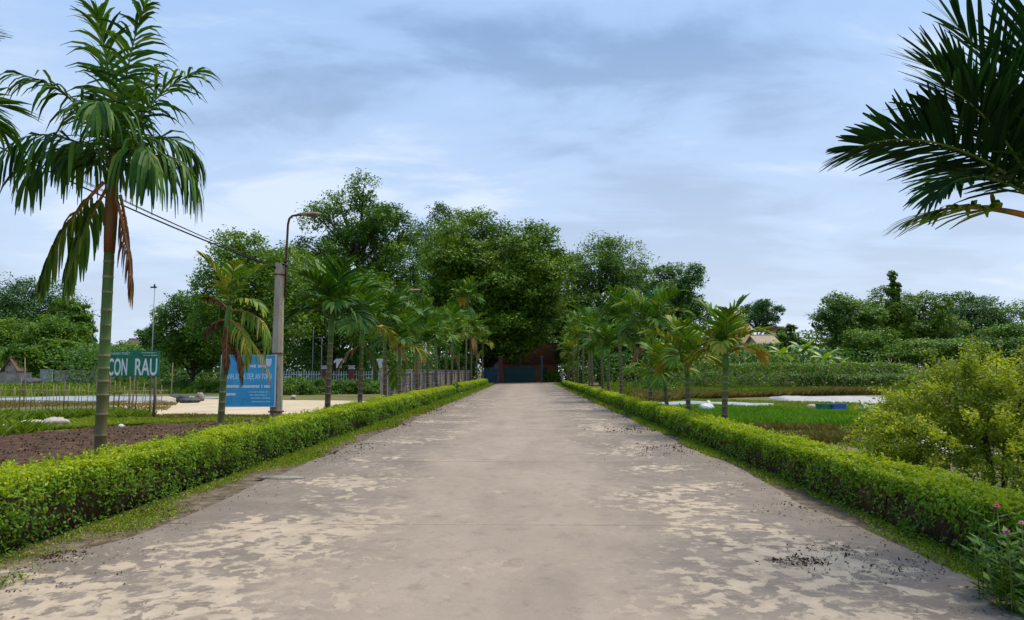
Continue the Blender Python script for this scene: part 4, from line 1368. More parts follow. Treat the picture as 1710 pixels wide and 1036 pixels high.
def quadfn(a, b, c, d):
    a, b, c, d = (np.array(q, dtype=float) for q in (a, b, c, d))

    def f(r, n):
        u, v = r.random((2, n))
        p = (a * ((1 - u) * (1 - v))[:, None] + b * (u * (1 - v))[:, None] + c * (u * v)[:, None] + d * ((1 - u) * v)[:, None])
        return p[:, 0], p[:, 1]
    return f


scatter('weed_patch', 'bright green weeds around the sacks beside the tilled soil', 'weeds', quadfn((-26, 17), (-12.4, 18.2), (-13.0, 26), (-26, 25)), 26000, .28, .05, M['weed'], 601, -.25, .5, .6, .36)
scatter('weed_patch', 'low mixed weeds between soil bed and sign post', 'weeds', quadfn((-14.5, 17.6), (-11.9, 21.6), (-8.0, 24.0), (-14.5, 26.6)), 12000, .10, .035, M['weed'], 611, -.5, .9, .6, .6)
scatter('grass_strip', 'short dry grass strip between soil bed and sand yard', 'grass', quadfn((-13, 23.2), (-5.8, 24.0), (-5.8, 25.6), (-13, 26.6)), 9000, .10, .03, M['dry_grass'], 602, -.6, 1., .5, .3)
scatter('rough_grass', 'dry straw coloured grass around the stake fence', 'grass', quadfn((-30, 26.5), (-13.5, 27), (-17, 36), (-34, 36)), 15000, .16, .04, M['dry_grass'], 603, -.1, .4, .5, .45)
scatter('crop_rows', 'dense bright green leaf crop in the field', 'crop', quadfn((5.7, 21.0), (13.2, 19.5), (14.5, 24.4), (6.4, 31.5)), 50000, .26, .045, M['crop'], 604, -.75, .9, .45, .55)
scatter('weed_patch', 'low mixed green weeds between the crop and the plastic covers', 'weeds', quadfn((6.0, 32), (14.2, 25.5), (16.5, 36.5), (5.8, 44)), 20000, .12, .05, M['weed'], 612, -.6, .7, .6, .45)
scatter('weed_patch', 'green weeds mixed into the dry grass before the bean trellis', 'weeds', quadfn((5.8, 40), (12, 47), (42, 58), (6, 58)), 22000, .42, .08, M['weed'], 613, -.3, .35, .6, .35)
scatter('crop_edge_grass', 'olive dry grass in front of the green crop', 'grass', quadfn((5.6, 16.5), (13.5, 15.2), (13.4, 19.6), (5.7, 21.1)), 16000, .20, .03, M['dry_grass'], 605, -.5, .6, .5, .25)
scatter('rough_grass', 'tall dry grass between the crop and the bean trellis', 'grass', quadfn((5.8, 37), (12, 46), (42, 58), (6, 58)), 30000, .40, .07, M['dry_grass'], 606, -.25, .25, .5, .35)
scatter('rough_grass', 'rough green grass across the open land beyond the field', 'grass', quadfn((8, 57), (60, 40), (110, 92), (8, 92)), 36000, .45, .22, M['weed'], 607, -.2, .1, .5, .25)
scatter('rough_grass', 'rough green grass on the open land before the broken wall', 'grass', quadfn((-70, 48), (-24, 46), (-24, 95), (-100, 95)), 36000, .4, .22, M['weed'], 608, 0, .1, .5, .3)
scatter('rough_grass', 'grass at the foot of the brick wall', 'grass', quadfn((-7.1, 38), (-5.9, 26), (-5.7, 95), (-7.0, 95)), 9000, .22, .06, M['dry_grass'], 609, -.5, .6, .5, .3)


# dead leaf piles and twigs on the road edges
def litter(x, y, sx, sy, n, seed, label, h=.05):
    r = np.random.default_rng(seed)
    P = np.stack([x + r.normal(0, sx, n), y + r.normal(0, sy, n), np.zeros(n)], -1)
    q = np.exp(-((P[:, 0] - x) / sx) ** 2 - ((P[:, 1] - y) / sy) ** 2)
    P[:, 2] = .038 + r.random(n) * h * q
    n0 = n
    ln = r.uniform(.012, .055, n) * min(2.2, max(1.0, y / 9))
    o_ = quad_mesh('leaf_litter', leaf_quads(P, nrm(r.normal(size=(n, 3)) * .6 + [0, 0, .7]), ln, ln * r.uniform(.12, .38, n), r, fold=.4), M['litter'], None, np.clip(r.normal(.35, .25, n), 0, 1))
    tag(o_, label, 'litter', kind='stuff')


def gnd(px, py):
    d = ray(px, py)
    k_ = -CAM_H / d.z
    return d.x * k_, d.y * k_


for i, (px, py, sx, sy, n, lb) in enumerate([
        (85, 945, .09, .07, 70, 'dark rotten leaf bits on the near road edge'), (112, 935, .10, .06, 90, 'dark leaf clump on the near road edge'), (255, 862, .16, .12, 140, 'reddish dead plant clump at the hedge foot'),
        (545, 765, .35, .5, 160, 'dead leaves along the road edge by the lamp pole'), (590, 750, .3, .5, 120, 'twigs and dead leaves on the road edge'), (650, 715, .3, .8, 120, 'dark leaf pile on the road edge further on'), (720, 690, .4, 1.2, 120, 'strip of dead leaves near the hedge gap'),
        (1335, 945, .13, .06, 260, 'dark twiggy leaf pile on the road beside the hedge'), (1390, 925, .16, .10, 80, 'broken twig with leaves beside the leaf pile'), (1430, 945, .35, .14, 120, 'scattered dark leaf bits by the hedge'), (1125, 755, .5, .5, 260, 'brushwood heap where road meets hedge'), (1060, 722, .4, .5, 140, 'dark dead leaves beside the road joint'),
        (1500, 965, .3, .12, 90, 'leaf bits near the flowering plant'), (1310, 855, .2, .2, 60, 'few dead leaves at the grass edge'), (980, 672, .3, .8, 60, 'small dark leaf heap on the far road edge'), (948, 652, .4, .9, 50, 'far dark leaf heap near the gate')]):
    x, y = gnd(px, py)
    litter(x, y, sx, sy, n, 620 + i, lb, .05 + .004 * y)
# general fine litter near both edges
r = np.random.default_rng(640)
n = 6500
y = 3.8 + r.random(n) ** 1.8 * 60
x = np.where(r.random(n) < .5, ROAD_L - .3 + np.abs(r.normal(0, .42, n)), ROAD_R + .15 - np.abs(r.normal(0, .42, n)))
ln = r.uniform(.008, .034, n) * np.clip(y / 12, 1, 2.5)
tag(quad_mesh('leaf_litter', leaf_quads(np.stack([x, y, np.full(n, .041)], -1), nrm(r.normal(size=(n, 3)) * .3 + [0, 0, 1]), ln, ln * .45, r), M['litter'], None, np.clip(r.normal(.4, .3, n), 0, 1)), 'fine dead leaf specks along both sides of the road', 'litter', kind='stuff')
# flat stone lying at the road edge
x, y = gnd(470, 803)
g = G()
g.ell((0, 0, .02), (.34, .13, .035), 14, 6, 0, .5, .12, random.Random(3))
o_ = g.build('flat_stone', M['stone'])
o_.location = (x, y, .02)
tag(o_, 'flat pale stone lying at the road edge', 'stone')

# ------------------------------------------------------------------ street lamps, wires
def street_lamp(label, x, y, hp=4.25):
    root = thing('street_lamp', label, 'street lamp', (x, y, 0), 'street lamps on concrete poles')
    g_ = G()
    for k_, (z0_, z1_) in enumerate([(-.05, hp)]):
        a_, b_ = .145, .10
        V = []
        for z_, s_ in ((z0_, a_), (z1_, b_)):
            for sx_, sy_ in ((-1, -1), (1, -1), (1, 1), (-1, 1)):
                # chamfered square section
                V.append((sx_ * s_, sy_ * s_ * .62, z_))
                V.append((sx_ * s_ * .62 if sx_ * sy_ > 0 else sx_ * s_, sy_ * s_ if sx_ * sy_ > 0 else sy_ * s_, z_))
        V = []
        for z_, s_ in ((z0_, a_), (z1_, b_)):
            for q in range(8):
                an = math.pi / 8 + q * math.pi / 4
                rr_ = s_ * (1.06 if q % 2 else 1.06)
                cx_, cy_ = math.cos(an), math.sin(an)
                m_ = max(abs(cx_), abs(cy_))
                V.append((cx_ / m_ * s_ * (1 if abs(cx_) > .5 and abs(cy_) < .5 else .93), cy_ / m_ * s_ * (1 if abs(cy_) > .5 and abs(cx_) < .5 else .93), z_))
        Fc = [(q, (q + 1) % 8, 8 + (q + 1) % 8, 8 + q) for q in range(8)] + [tuple(range(7, -1, -1)), tuple(range(8, 16))]
        g_.add(V, Fc)
    g_.build('pole', M['pole'], root)
    for z_ in (.62, 2.03, hp - .28):
        s_ = .145 - .045 * z_ / hp + .012
        g_ = G()
        g_.box((0, 0, z_), (2 * s_, 2 * s_, .03))
        g_.build('strap', M['rust'], root)
    g_ = G()
    xo = .145
    P = [(xo, 0, hp - .85), (xo, 0, hp), (xo + .02, 0, hp + .62), (xo + .03, 0, hp + .98), (xo + .06, 0, hp + 1.12), (xo + .13, 0, hp + 1.19), (xo + .24, 0, hp + 1.21), (xo + .36, 0, hp + 1.215)]
    g_.tube(P, [.028] * 8, 8)
    arm = g_.build('arm', M['rust'], root)
    g_ = G()
    secs = [(.30, .045, .03), (.38, .075, .05), (.55, .10, .06), (.72, .09, .05), (.84, .03, .02)]
    V, Fc = [], []
    for sx_, hw, hh_ in secs:
        for q in range(8):
            an = 2 * math.pi * q / 8
            V.append((xo + sx_, math.cos(an) * hw, hp + 1.225 + (math.sin(an) * hh_ if math.sin(an) > 0 else math.sin(an) * hh_ * .35) + .03 * (sx_ - .3)))
    for i in range(len(secs) - 1):
        for q in range(8):
            Fc.append((i * 8 + q, i * 8 + (q + 1) % 8, (i + 1) * 8 + (q + 1) % 8, (i + 1) * 8 + q))
    Fc += [tuple(range(7, -1, -1)), tuple(range((len(secs) - 1) * 8, len(secs) * 8))]
    g_.add(V, Fc, smooth=True)
    hd = g_.build('lamp_head', M['lamp_top'], root)
    g_ = G()
    g_.ell((xo + .6, 0, hp + 1.205), (.15, .07, .03), 12, 6)
    g_.build('lens', M['lamp_glass'], hd)
    g_ = G()
    g_.tube([(xo - .02, -.06, hp + .03), (xo + .02, .05, hp + .06), (xo + .03, -.03, hp - .05), (xo - .06, -.07, hp - .02)], [.03, .035, .03, .02], 6)
    g_.tube([(xo, -.05, hp - .02), (xo + .03, -.06, hp - .35), (xo + .01, -.04, hp - .7)], [.012, .012, .010], 5)
    g_.build('clamp', M['black'], root)
    return root


street_lamp('concrete street lamp with rusty arm beside the blue banner', -6.1, 18.0)
street_lamp('concrete street lamp half hidden among the palms by the brick wall', -6.1, 35.3)
WEND = Vector((-12.6, 13.6, 7.15))
pt = Vector((-6.1, 18.0, 4.1))
for i, (dz, dz2, sag, rad, lb) in enumerate([(0, 0, .18, .018, 'thick black overhead cable running to the street lamp pole'), (.02, .16, .16, .008, 'thin upper overhead wire beside the thick cable'), (.0, .22, .15, .008, 'thin topmost overhead wire running to the street lamp pole')]):
    g = G()
    P = []
    for q in range(17):
        u = q / 16
        p = (pt + Vector((0, 0, dz))).lerp(WEND + Vector((0, 0, dz2)), u)
        p.z -= sag * 4 * u * (1 - u)
        P.append(p)
    g.tube(P, [rad] * 17, 5)
    tag(g.build('overhead_wire', M['wire']), lb, 'wire', 'overhead wires')
# utility pole that carries the wires
up = thing('utility_pole', 'concrete utility pole carrying the overhead wires past the soil bed', 'pole', (WEND.x, WEND.y, 0))
g = G(); g.tube([(0, 0, -.1), (0, 0, 7.7)], [.15, .10], 8, smooth=False); g.build('pole', M['pole'], up)
g = G(); g.box((0, 0, 7.2), (.9, .08, .08)); g.build('crossarm', M['rust'], up)


# ------------------------------------------------------------------ signs
def text_mesh(name, body, size, mat, parent, loc, rot, sx=1.0, bold=0.0, align='LEFT'):
    cu = bpy.data.curves.new(name, 'FONT')
    cu.body = body
    cu.size = size
    cu.extrude = 0.002
    cu.offset = bold
    cu.align_x = align
    tmp = bpy.data.objects.new('tmp_text', cu)
    COL.objects.link(tmp)
    dg = bpy.context.evaluated_depsgraph_get()
    me = bpy.data.meshes.new_from_object(tmp.evaluated_get(dg))
    bpy.data.objects.remove(tmp)
    w_ = max(v.co.x for v in me.vertices) - min(v.co.x for v in me.vertices)
    me.materials.clear()
    o_ = link(name, me, mat, parent)
    o_.location = loc
    o_.rotation_euler = rot
    o_.scale = (sx, 1, 1)
    return o_, w_


UP = (math.pi / 2, 0, 0)
Ys = 24.7
pa, pb_ = at(172, 586, Ys), at(265.5, 629, Ys)
bw, bh_ = pb_.x - pa.x, pa.z - pb_.z
sg = thing('board_sign', 'green board sign lettered CON RAU on wooden posts beside the soil bed', 'sign', (pa.x, Ys, 0))
g = G(); g.box((bw / 2, 0, (pa.z + pb_.z) / 2), (bw, .03, bh_)); brd = g.build('board', M['green_sign'], sg)
for x_, wv_ in ((.12, .04), (bw - .16, .05)):
    g = G(); g.tube([(x_, .05, -.05), (x_ + .02, .05, pb_.z * .5), (x_ - .01, .045, pa.z - .05)], [wv_, wv_ * .9, wv_ * .8], 7); g.build('post', M['wood'], sg)
zb_ = pb_.z
hL = bh_ * .66
for body, x0_, x1_ in (('CON', .20, .85), ('RAU', 1.10, 1.855)):
    o_, w_ = text_mesh('lettering', body, hL / .72, M['white_paint'], brd, (x0_, -.0185, zb_ + .05), UP, 1, .012)
    o_.scale = ((x1_ - x0_) / w_, 1, 1)
o_, w_ = text_mesh('lettering', 'KHÁNH THIẾT', .125, M['pale_green'], brd, (.22, -.0185, zb_ + bh_ * .84), UP, 1, .003)
o_.scale = (.72 / w_, 1, 1)


def print_line(parent, x0_, x1_, z_, h_, mat, seed, yv=-.018, name='print_line', dens=.75):
    """a line of lettering too small to read: broken strokes of letter width"""
    r_ = random.Random(seed)
    g_ = G()
    x_ = x0_
    while x_ < x1_:
        w_ = h_ * r_.uniform(.35, .75)
        if r_.random() < .86:
            g_.box((x_ + w_ / 2, yv, z_ + r_.uniform(-.05, .05) * h_), (w_ * dens, .003, h_ * r_.uniform(.7, 1)))
        x_ += w_
    o__ = g_.build(name, mat, parent)
    o__['kind'] = 'stuff'
    return o__


print_line(brd, 1.32, 1.84, zb_ + bh_ * .92, .042, M['pale_green'], 1)
print_line(brd, 1.36, 1.84, zb_ + bh_ * .82, .042, M['pale_green'], 2)
# thin mast behind the sign
px_ = at(258, 480, 25.6)
mst = thing('thin_mast', 'thin tall metal mast with a small tip rising behind the green sign', 'pole', (px_.x, 25.6, 0))
g = G(); g.tube([(0, 0, -.05), (.01, 0, px_.z)], [.022, .014], 6); g.build('mast', M['steel'], mst)
g = G(); g.box((-.03, 0, px_.z), (.22, .03, .05)); g.box((0, 0, px_.z + .05), (.04, .04, .12)); g.build('tip', M['black'], mst)

# blue banner tied to the lamp pole
Yb = 17.55
a_, b_ = at(371, 594, Yb), at(456, 679, Yb)
bw, bh_ = b_.x - a_.x, a_.z - b_.z
bn = thing('blue_banner', 'blue printed banner with white slogan tied beside the concrete pole', 'banner', (a_.x, Yb, 0), rz=math.radians(4))
g = G(); g.box((bw / 2, 0, (a_.z + b_.z) / 2), (bw, .012, bh_)); bb = g.build('sheet', M['blue_sign'], bn)
g = G()
for c_, d_ in (((bw / 2, 0, a_.z + .008), (bw + .04, .03, .016)), ((bw / 2, 0, b_.z - .008), (bw + .04, .03, .016))):
    g.box(c_, d_)
g.box((bw + .010, 0, (a_.z + b_.z) / 2), (.02, .028, bh_ - .002)); g.box((-.010, 0, (a_.z + b_.z) / 2), (.02, .028, bh_ - .002))
g.build('edge', M['banner_edge'], bn)
for x_ in (.04, bw - .05):
    g = G(); g.tube([(x_, .035, -.05), (x_, .035, a_.z - .02)], [.018, .016], 6); g.build('leg', M['wood'], bn)
zb_ = b_.z
o_, w_ = text_mesh('lettering', 'XANH, SẠCH, ĐẸP, AN TOÀN', .17, M['cyan_print'], bb, (.05, -.0085, zb_ + bh_ * .54), UP, 1, .007)
o_.scale = ((bw - .12) / w_, 1, 1)
print_line(bb, .36 * bw, .82 * bw, zb_ + bh_ * .79, .075, M['white_paint'], 3, -.008)
print_line(bb, .10 * bw, .92 * bw, zb_ + bh_ * .39, .07, M['white_paint'], 4, -.008, dens=.9)
print_line(bb, .52 * bw, .88 * bw, zb_ + bh_ * .28, .035, M['cyan_print'], 5, -.008)
print_line(bb, .05 * bw, .26 * bw, zb_ + bh_ * .235, .07, M['white_paint'], 6, -.008, dens=.9)
print_line(bb, .54 * bw, .86 * bw, zb_ + bh_ * .22, .035, M['cyan_print'], 7, -.008)
print_line(bb, .55 * bw, .92 * bw, zb_ + bh_ * .16, .035, M['cyan_print'], 8, -.008)
print_line(bb, .58 * bw, .93 * bw, zb_ + bh_ * .09, .03, M['cyan_print'], 9, -.008)
# shield emblem
pts = [(-1, 1), (0, .88), (1, 1), (1, .1), (.85, -.4), (.5, -.8), (0, -1.05), (-.5, -.8), (-.85, -.4), (-1, .1)]
for s_, mk_, yv in ((1.0, 'white_paint', -.0085), (.72, 'emblem', -.0110)):
    g = G()
    V = [(bw * .88 + x_ * .065 * s_, yv, zb_ + bh_ * .86 + z_ * .095 * s_) for x_, z_ in pts]
    V += [(x_, y_ + .002, z_) for x_, y_, z_ in V]
    nP = len(pts)
    g.add(V, [tuple(range(nP)), tuple(range(2 * nP - 1, nP - 1, -1))] + [(i, nP + i, nP + (i + 1) % nP, (i + 1) % nP) for i in range(nP)])
    g.build('emblem', M[mk_], bb)

# ------------------------------------------------------------------ fences, walls, gate
st = thing('stake_fence', 'rough fence of thin wooden stakes and rails beside the weeds', 'fence', (-23, 29.0, 0))
rr_ = random.Random(9)
x_ = 0.0
while x_ < 8.8:
    big_ = rr_.random() < .12
    h_ = rr_.uniform(.85, 1.15) * (1.3 if big_ else 1)
    g = G(); g.tube([(x_, rr_.uniform(-.05, .05), -.05), (x_ + rr_.uniform(-.06, .06), rr_.uniform(-.05, .05), h_)], [.026 if big_ else .015, .020 if big_ else .011], 5)
    g.build('stake', M['wood'] if big_ else M['bamboo'], st)
    x_ += rr_.uniform(.13, .27)
for z_ in (.42, .82):
    g = G(); g.tube([(-.2, -.04, z_), (3, -.045, z_ + .04), (6, -.04, z_ - .03), (8.9, -.04, z_ + .02)], [.014] * 4, 5); g.build('rail', M['bamboo'], st)
for i, (px, py, Y, h_) in enumerate([(40, 600, 33, 2.2), (216, 640, 27.5, 1.4), (285, 610, 36, 2.0), (222, 605, 31, 2.1)]):
    p = at(px, 660, Y)
    g = G(); g.tube([(0, 0, -.05), (.03, 0, h_ * .5), (.05 * (i - 1), 0, h_)], [.028, .024, .018], 6)
    o_ = g.build('garden_stake', M['bamboo']); o_.location = (p.x, Y, 0)
    tag(o_, ['tall single stake standing behind the stake fence near the weeds', 'short single stake at the corner of the stake fence by the big palm', 'tall single stake behind the sign post near the sacking', 'tall single stake seen below the green board'][i], 'stake', 'single tall stakes')

# grey brick wall along the palm row
bwl = thing('brick_wall', 'grey brick boundary wall with pillars behind the palm row', 'wall', (-7.35, 38, 0))
g = G(); g.box((0, 28, .72), (.16, 56, 1.46)); g.build('wall_panel', M['brick'], bwl)
g = G(); g.box((0, 28, 1.475), (.24, 56.1, .05)); g.build('coping', M['wall_grey'], bwl)
for k in range(15):
    g = G(); g.box((.02, 4 * k, .80), (.34, .34, 1.7)); g.box((.02, 4 * k, 1.68), (.42, .42, .06)); g.build('pillar', M['wall_grey'], bwl)
bst = thing('low_paling', 'low paling of weathered stakes in front of the brick wall', 'fence', (-6.75, 39, 0))
yv = 0.0
while yv < 40:
    g = G(); g.tube([(0, yv, -.03), (rr_.uniform(-.04, .04), yv + rr_.uniform(-.05, .05), rr_.uniform(.5, .85))], [.03, .024], 5); g.build('stake', M['bamboo'], bst)
    yv += rr_.uniform(.28, .5)
g = G(); g.tube([(.02, -.1, .42), (.02, 40, .45)], [.015, .015], 5); g.build('rail', M['bamboo'], bst)

# pale blue picket fence with pillars
Yf = 56
xa, xb = at(470, 630, Yf).x, at(636, 630, Yf).x
pf = thing('picket_fence', 'pale blue metal picket fence behind the shrub bed', 'fence', (xa, Yf, 0))
x_ = 0.0
while x_ < xb - xa:
    g = G(); g.box((x_, 0, .80), (.05, .025, 1.6)); g.build('picket', M['picket'], pf)
    x_ += .19
for z_ in (.35, 1.35):
    g = G(); g.box(((xb - xa) / 2, .03, z_), (xb - xa, .03, .05)); g.build('rail', M['picket'], pf)
for px in (543, 588):
    x_ = at(px, 630, Yf).x
    o_ = thing('fence_pillar', {490: 'slim red tiled fence pillar near the lamp pole', 543: 'red tiled fence pillar with pale cap beside the fanned palm', 588: 'red tiled fence pillar near the folded yellow frond'}[px], 'pillar', (x_, Yf - .25, 0), 'red tiled pillars of the picket fence')
    g = G(); g.box((0, 0, .85), (.38, .3, 1.8)); g.build('shaft', M['pillar_red'], o_)
    g = G(); g.box((0, 0, 1.80), (.44, .36, .08)); g.box((0, 0, 1.90), (.34, .28, .12)); g.box((0, 0, 1.99), (.44, .38, .06)); g.build('cap', M['pillar_cap'], o_)
# thin goalpost-like frame
xg = at(523, 560, 60).x
gf = thing('pipe_frame', 'thin grey pipe frame standing behind the picket fence', 'frame', (xg, 60, 0))
for x_, h_ in ((0, 5.0), (.72, 4.3)):
    g = G(); g.tube([(x_, 0, -.05), (x_, 0, h_)], [.045, .04], 6); g.build('upright', M['steel'], gf)
g = G(); g.tube([(0, 0, 4.3), (.72, 0, 4.3)], [.035, .035], 6); g.build('crossbar', M['steel'], gf)
for i, (px, lb) in enumerate([(566, 'white cloth hung up behind the picket fence'), (622, 'white shirt on a line behind the shrubs'), (634, 'second white shirt on the line behind the shrubs')]):
    p = at(px, 606, 58)
    g = G()
    ol = [(-.2, -.42), (.2, -.40), (.19, .08), (.36, -.02), (.42, .12), (.2, .32), (.07, .30), (-.07, .30), (-.2, .32), (-.42, .10), (-.36, -.04), (-.19, .08)]
    V = [(x_, -.03 + .03 * math.sin(5 * x_ + i), z_) for x_, z_ in ol] + [(x_, .03 + .03 * math.sin(5 * x_ + i), z_) for x_, z_ in ol]
    nP = len(ol)
    g.add(V, [tuple(range(nP)), tuple(range(2 * nP - 1, nP - 1, -1))] + [(q, nP + q, nP + (q + 1) % nP, (q + 1) % nP) for q in range(nP)])
    g.tube([(0, .06, .34), (0, .06, -p.z)], [.02, .02], 5, smooth=False)
    o_ = g.build('hung_cloth', M['wall_white']); o_.location = (p.x, 58, p.z)
    tag(o_, lb, 'cloth')

# gate at the end of the road
Yg = 98.6
def gate_leaf(label, px0, px1, mat, h_, step):
    x0_, x1_ = at(px0, 620, Yg).x, at(px1, 620, Yg).x
    o__ = thing('steel_gate', label, 'gate', (x0_, Yg, .02), 'gate leaves')
    w_ = x1_ - x0_
    g_ = G(); g_.box((.04, 0, h_ / 2), (.08, .06, h_)); g_.box((w_ - .04, 0, h_ / 2), (.08, .06, h_))
    for z_ in (.12, h_ * .5, h_ - .1):
        g_.box((w_ / 2, 0, z_), (w_ - .162, .05, .08))
    g_.build('frame', mat, o__)
    x_ = .2
    while x_ < w_ - .12:
        g_ = G(); g_.box((x_, .045, h_ / 2 + .08), (.045, .03, h_ + .05)); g_.add([(x_ - .04, .045, h_ + .105), (x_ + .04, .045, h_ + .105), (x_, .045, h_ + .25)], [(0, 1, 2)]); g_.build('bar', mat, o__)
        x_ += step
    g_ = G(); g_.box((w_ / 2, .075, h_ * .5), (w_ - .2, .015, h_ * .9)); g_.build('panel', mat, o__)


gate_leaf('narrow blue steel gate leaf beside the hedge end', 806, 832, M['gate_blue'], 1.95, .2)
gate_leaf('wide closed teal steel gate leaf across the road end', 841, 894, M['gate_teal'], 2.15, .24)
for px, lb in ((836, 'dark gate pillar between narrow and wide gate leaf'), (905, 'slim dark gate pillar at the open side of the gate')):
    x_ = at(px, 620, Yg).x
    o_ = thing('gate_pillar', lb, 'pillar', (x_, Yg + .05, 0), 'gate pillars')
    w_ = .55 if px == 836 else .22
    g = G(); g.box((0, 0, 1.7), (w_, w_, 3.5)); g.build('shaft', M['pillar_red'] if px == 836 else M['gate_blue'], o_)
    g = G(); g.box((0, 0, 3.52), (w_ + .15, w_ + .15, .12)); g.build('cap', M['thatch'], o_)


def house(label, px0, px1, yeave, yridge, Y, wallm, roofm, dep=7.0, cat='house', win=2, gable=False, door=True, group=None):
    x0_, x1_ = at(px0, 620, Y).x, at(px1, 620, Y).x
    ze, zr = at(px0, yeave, Y).z, at(px0, yridge, Y + (0 if gable else dep / 2)).z
    w_ = x1_ - x0_
    o__ = thing('house', label, cat, (x0_, Y, 0), group)
    g_ = G()
    if gable:
        V = [(0, 0, -.05), (w_, 0, -.05), (w_, 0, ze), (w_ / 2, 0, zr), (0, 0, ze)]
        V += [(a, dep, c) for a, b, c in V]
        g_.add(V, [(0, 1, 2, 3, 4), (9, 8, 7, 6, 5), (0, 5, 6, 1), (1, 6, 7, 2), (0, 4, 9, 5)])
    else:
        V = [(0, 0, -.05), (w_, 0, -.05), (w_, 0, ze), (0, 0, ze), (0, dep, -.05), (w_, dep, -.05), (w_, dep, ze), (0, dep, ze), (0, dep / 2, zr - .02), (w_, dep / 2, zr - .02)]
        g_.add(V, [(0, 1, 2, 3), (5, 4, 7, 6), (1, 5, 6, 9, 2), (4, 0, 3, 8, 7)])
    g_.build('wall', wallm, o__)
    g_ = G()
    ov = .4
    if gable:
        for sgn in (-1, 1):
            a = Vector((w_ / 2, 0, zr + .03)); b = Vector((w_ / 2 + sgn * (w_ / 2 + ov), 0, ze - ov * (zr - ze) / (w_ / 2) + .03))
            V = [(a.x, -ov, a.z), (b.x, -ov, b.z), (b.x, dep + ov, b.z), (a.x, dep + ov, a.z)]
            V += [(p_[0], p_[1], p_[2] + .14) for p_ in V]
            g_.add(V, [(3, 2, 1, 0), (4, 5, 6, 7), (0, 1, 5, 4), (1, 2, 6, 5), (2, 3, 7, 6)])
    else:
        sl = (zr - ze) / (dep / 2)
        for sgn in (-1, 1):
            a = Vector((0, dep / 2, zr + .03)); b = Vector((0, dep / 2 + sgn * (dep / 2 + ov), ze - ov * sl + .03))
            V = [(-ov, a.y, a.z), (-ov, b.y, b.z), (w_ + ov, b.y, b.z), (w_ + ov, a.y, a.z)]
            V += [(p_[0], p_[1], p_[2] + .14) for p_ in V]
            g_.add(V, [(3, 2, 1, 0), (4, 5, 6, 7), (0, 1, 5, 4), (1, 2, 6, 5), (2, 3, 7, 6)])
    rf = g_.build('roof', roofm, o__)
    g_ = G()
    g_.tube([(w_ / 2, -ov, zr + .16), (w_ / 2, dep + ov, zr + .16)] if gable else [(-ov, dep / 2, zr + .16), (w_ + ov, dep / 2, zr + .16)], [.12, .12], 6)
    g_.build('ridge', roofm, rf)
    for k_ in range(win):
        xx = w_ * (k_ + .5 + (.5 if door else 0)) / (win + (1 if door else 0)) if not (door and k_ == 0) else w_ * .22
        g_ = G(); g_.box((xx, -.02, ze * .55), (min(.9, w_ * .2), .06, min(1.1, ze * .4))); wn = g_.build('window', M['wood'], o__)
        g_ = G(); g_.box((xx, -.055, ze * .55), (min(.75, w_ * .16), .015, min(.95, ze * .34))); g_.build('pane', M['glass_dark'], wn)
    if door:
        g_ = G(); g_.box((w_ * .48, -.025, ze * .36), (min(1.0, w_ * .2), .06, ze * .72)); g_.build('door', M['wood'], o__)
    return o__


house('red tiled orange walled building under the shade tree behind the gate', 838, 932, 606, 575, 113, M['wall_orange'], M['tile'], 9, 'building', 3)
house('small white walled outbuilding beside the gate pillar', 812, 834, 600, 588, 108, M['wall_white'], M['tile'], 4, 'building', 1, door=False)
house('tan roofed house among the trees beyond the small bright palm', 1222, 1262, 572, 545, 118, M['wall_cream'], M['tile_tan'], 8, 'house', 2)
house('flat looking cream house with pale roof beside the tan roofed house', 1268, 1300, 574, 562, 112, M['wall_white'], M['wall_cream'], 6, 'house', 2)
house('small red roofed house behind the cream house', 1296, 1318, 564, 548, 130, M['wall_white'], M['tile'], 6, 'house', 1)
house('red roof peeping out of the far grove', 1436, 1462, 540, 530, 126, M['wall_white'], M['tile'], 6, 'house', 1)
house('small grey shed with brown roof at the foot of the knoll', 8, 27, 614, 600, 97, M['wall_grey'], M['thatch'], 2.6, 'shed', 1, gable=True)
house('white gabled hut with brown roof beyond the broken wall', 110, 160, 600, 580, 116, M['wall_white'], M['thatch'], 6, 'hut', 2)
house('long brown roofed shed behind the green sign', 196, 258, 588, 568, 122, M['wall_grey'], M['thatch'], 8, 'shed', 3)

# broken boundary wall before the knoll
for i, (px0, px1, yt, Y, lb) in enumerate([(-60, 52, 624, 84, 'low pale stretch of boundary wall below the shed'), (68, 88, 618, 86, 'short grey metal sheet gate in the boundary wall'), (92, 163, 620, 85, 'stained grey stretch of boundary wall below the hut')]):
    x0_, x1_ = at(px0, 620, Y).x, at(px1, 620, Y).x
    zt = at(px0, yt, Y).z
    o_ = thing('boundary_wall', lb, 'wall', (x0_, Y, 0), 'pieces of the broken boundary wall')
    g = G(); g.box(((x1_ - x0_) / 2, 0, zt / 2), (x1_ - x0_, .2, zt + .05)); g.build('wall_panel', M['wall_grey'] if i != 1 else M['plastic_blue'], o_)
    g = G(); g.box(((x1_ - x0_) / 2, 0, zt + .06), (x1_ - x0_ + .1, .3, .07)); g.build('coping', M['wall_grey'], o_)

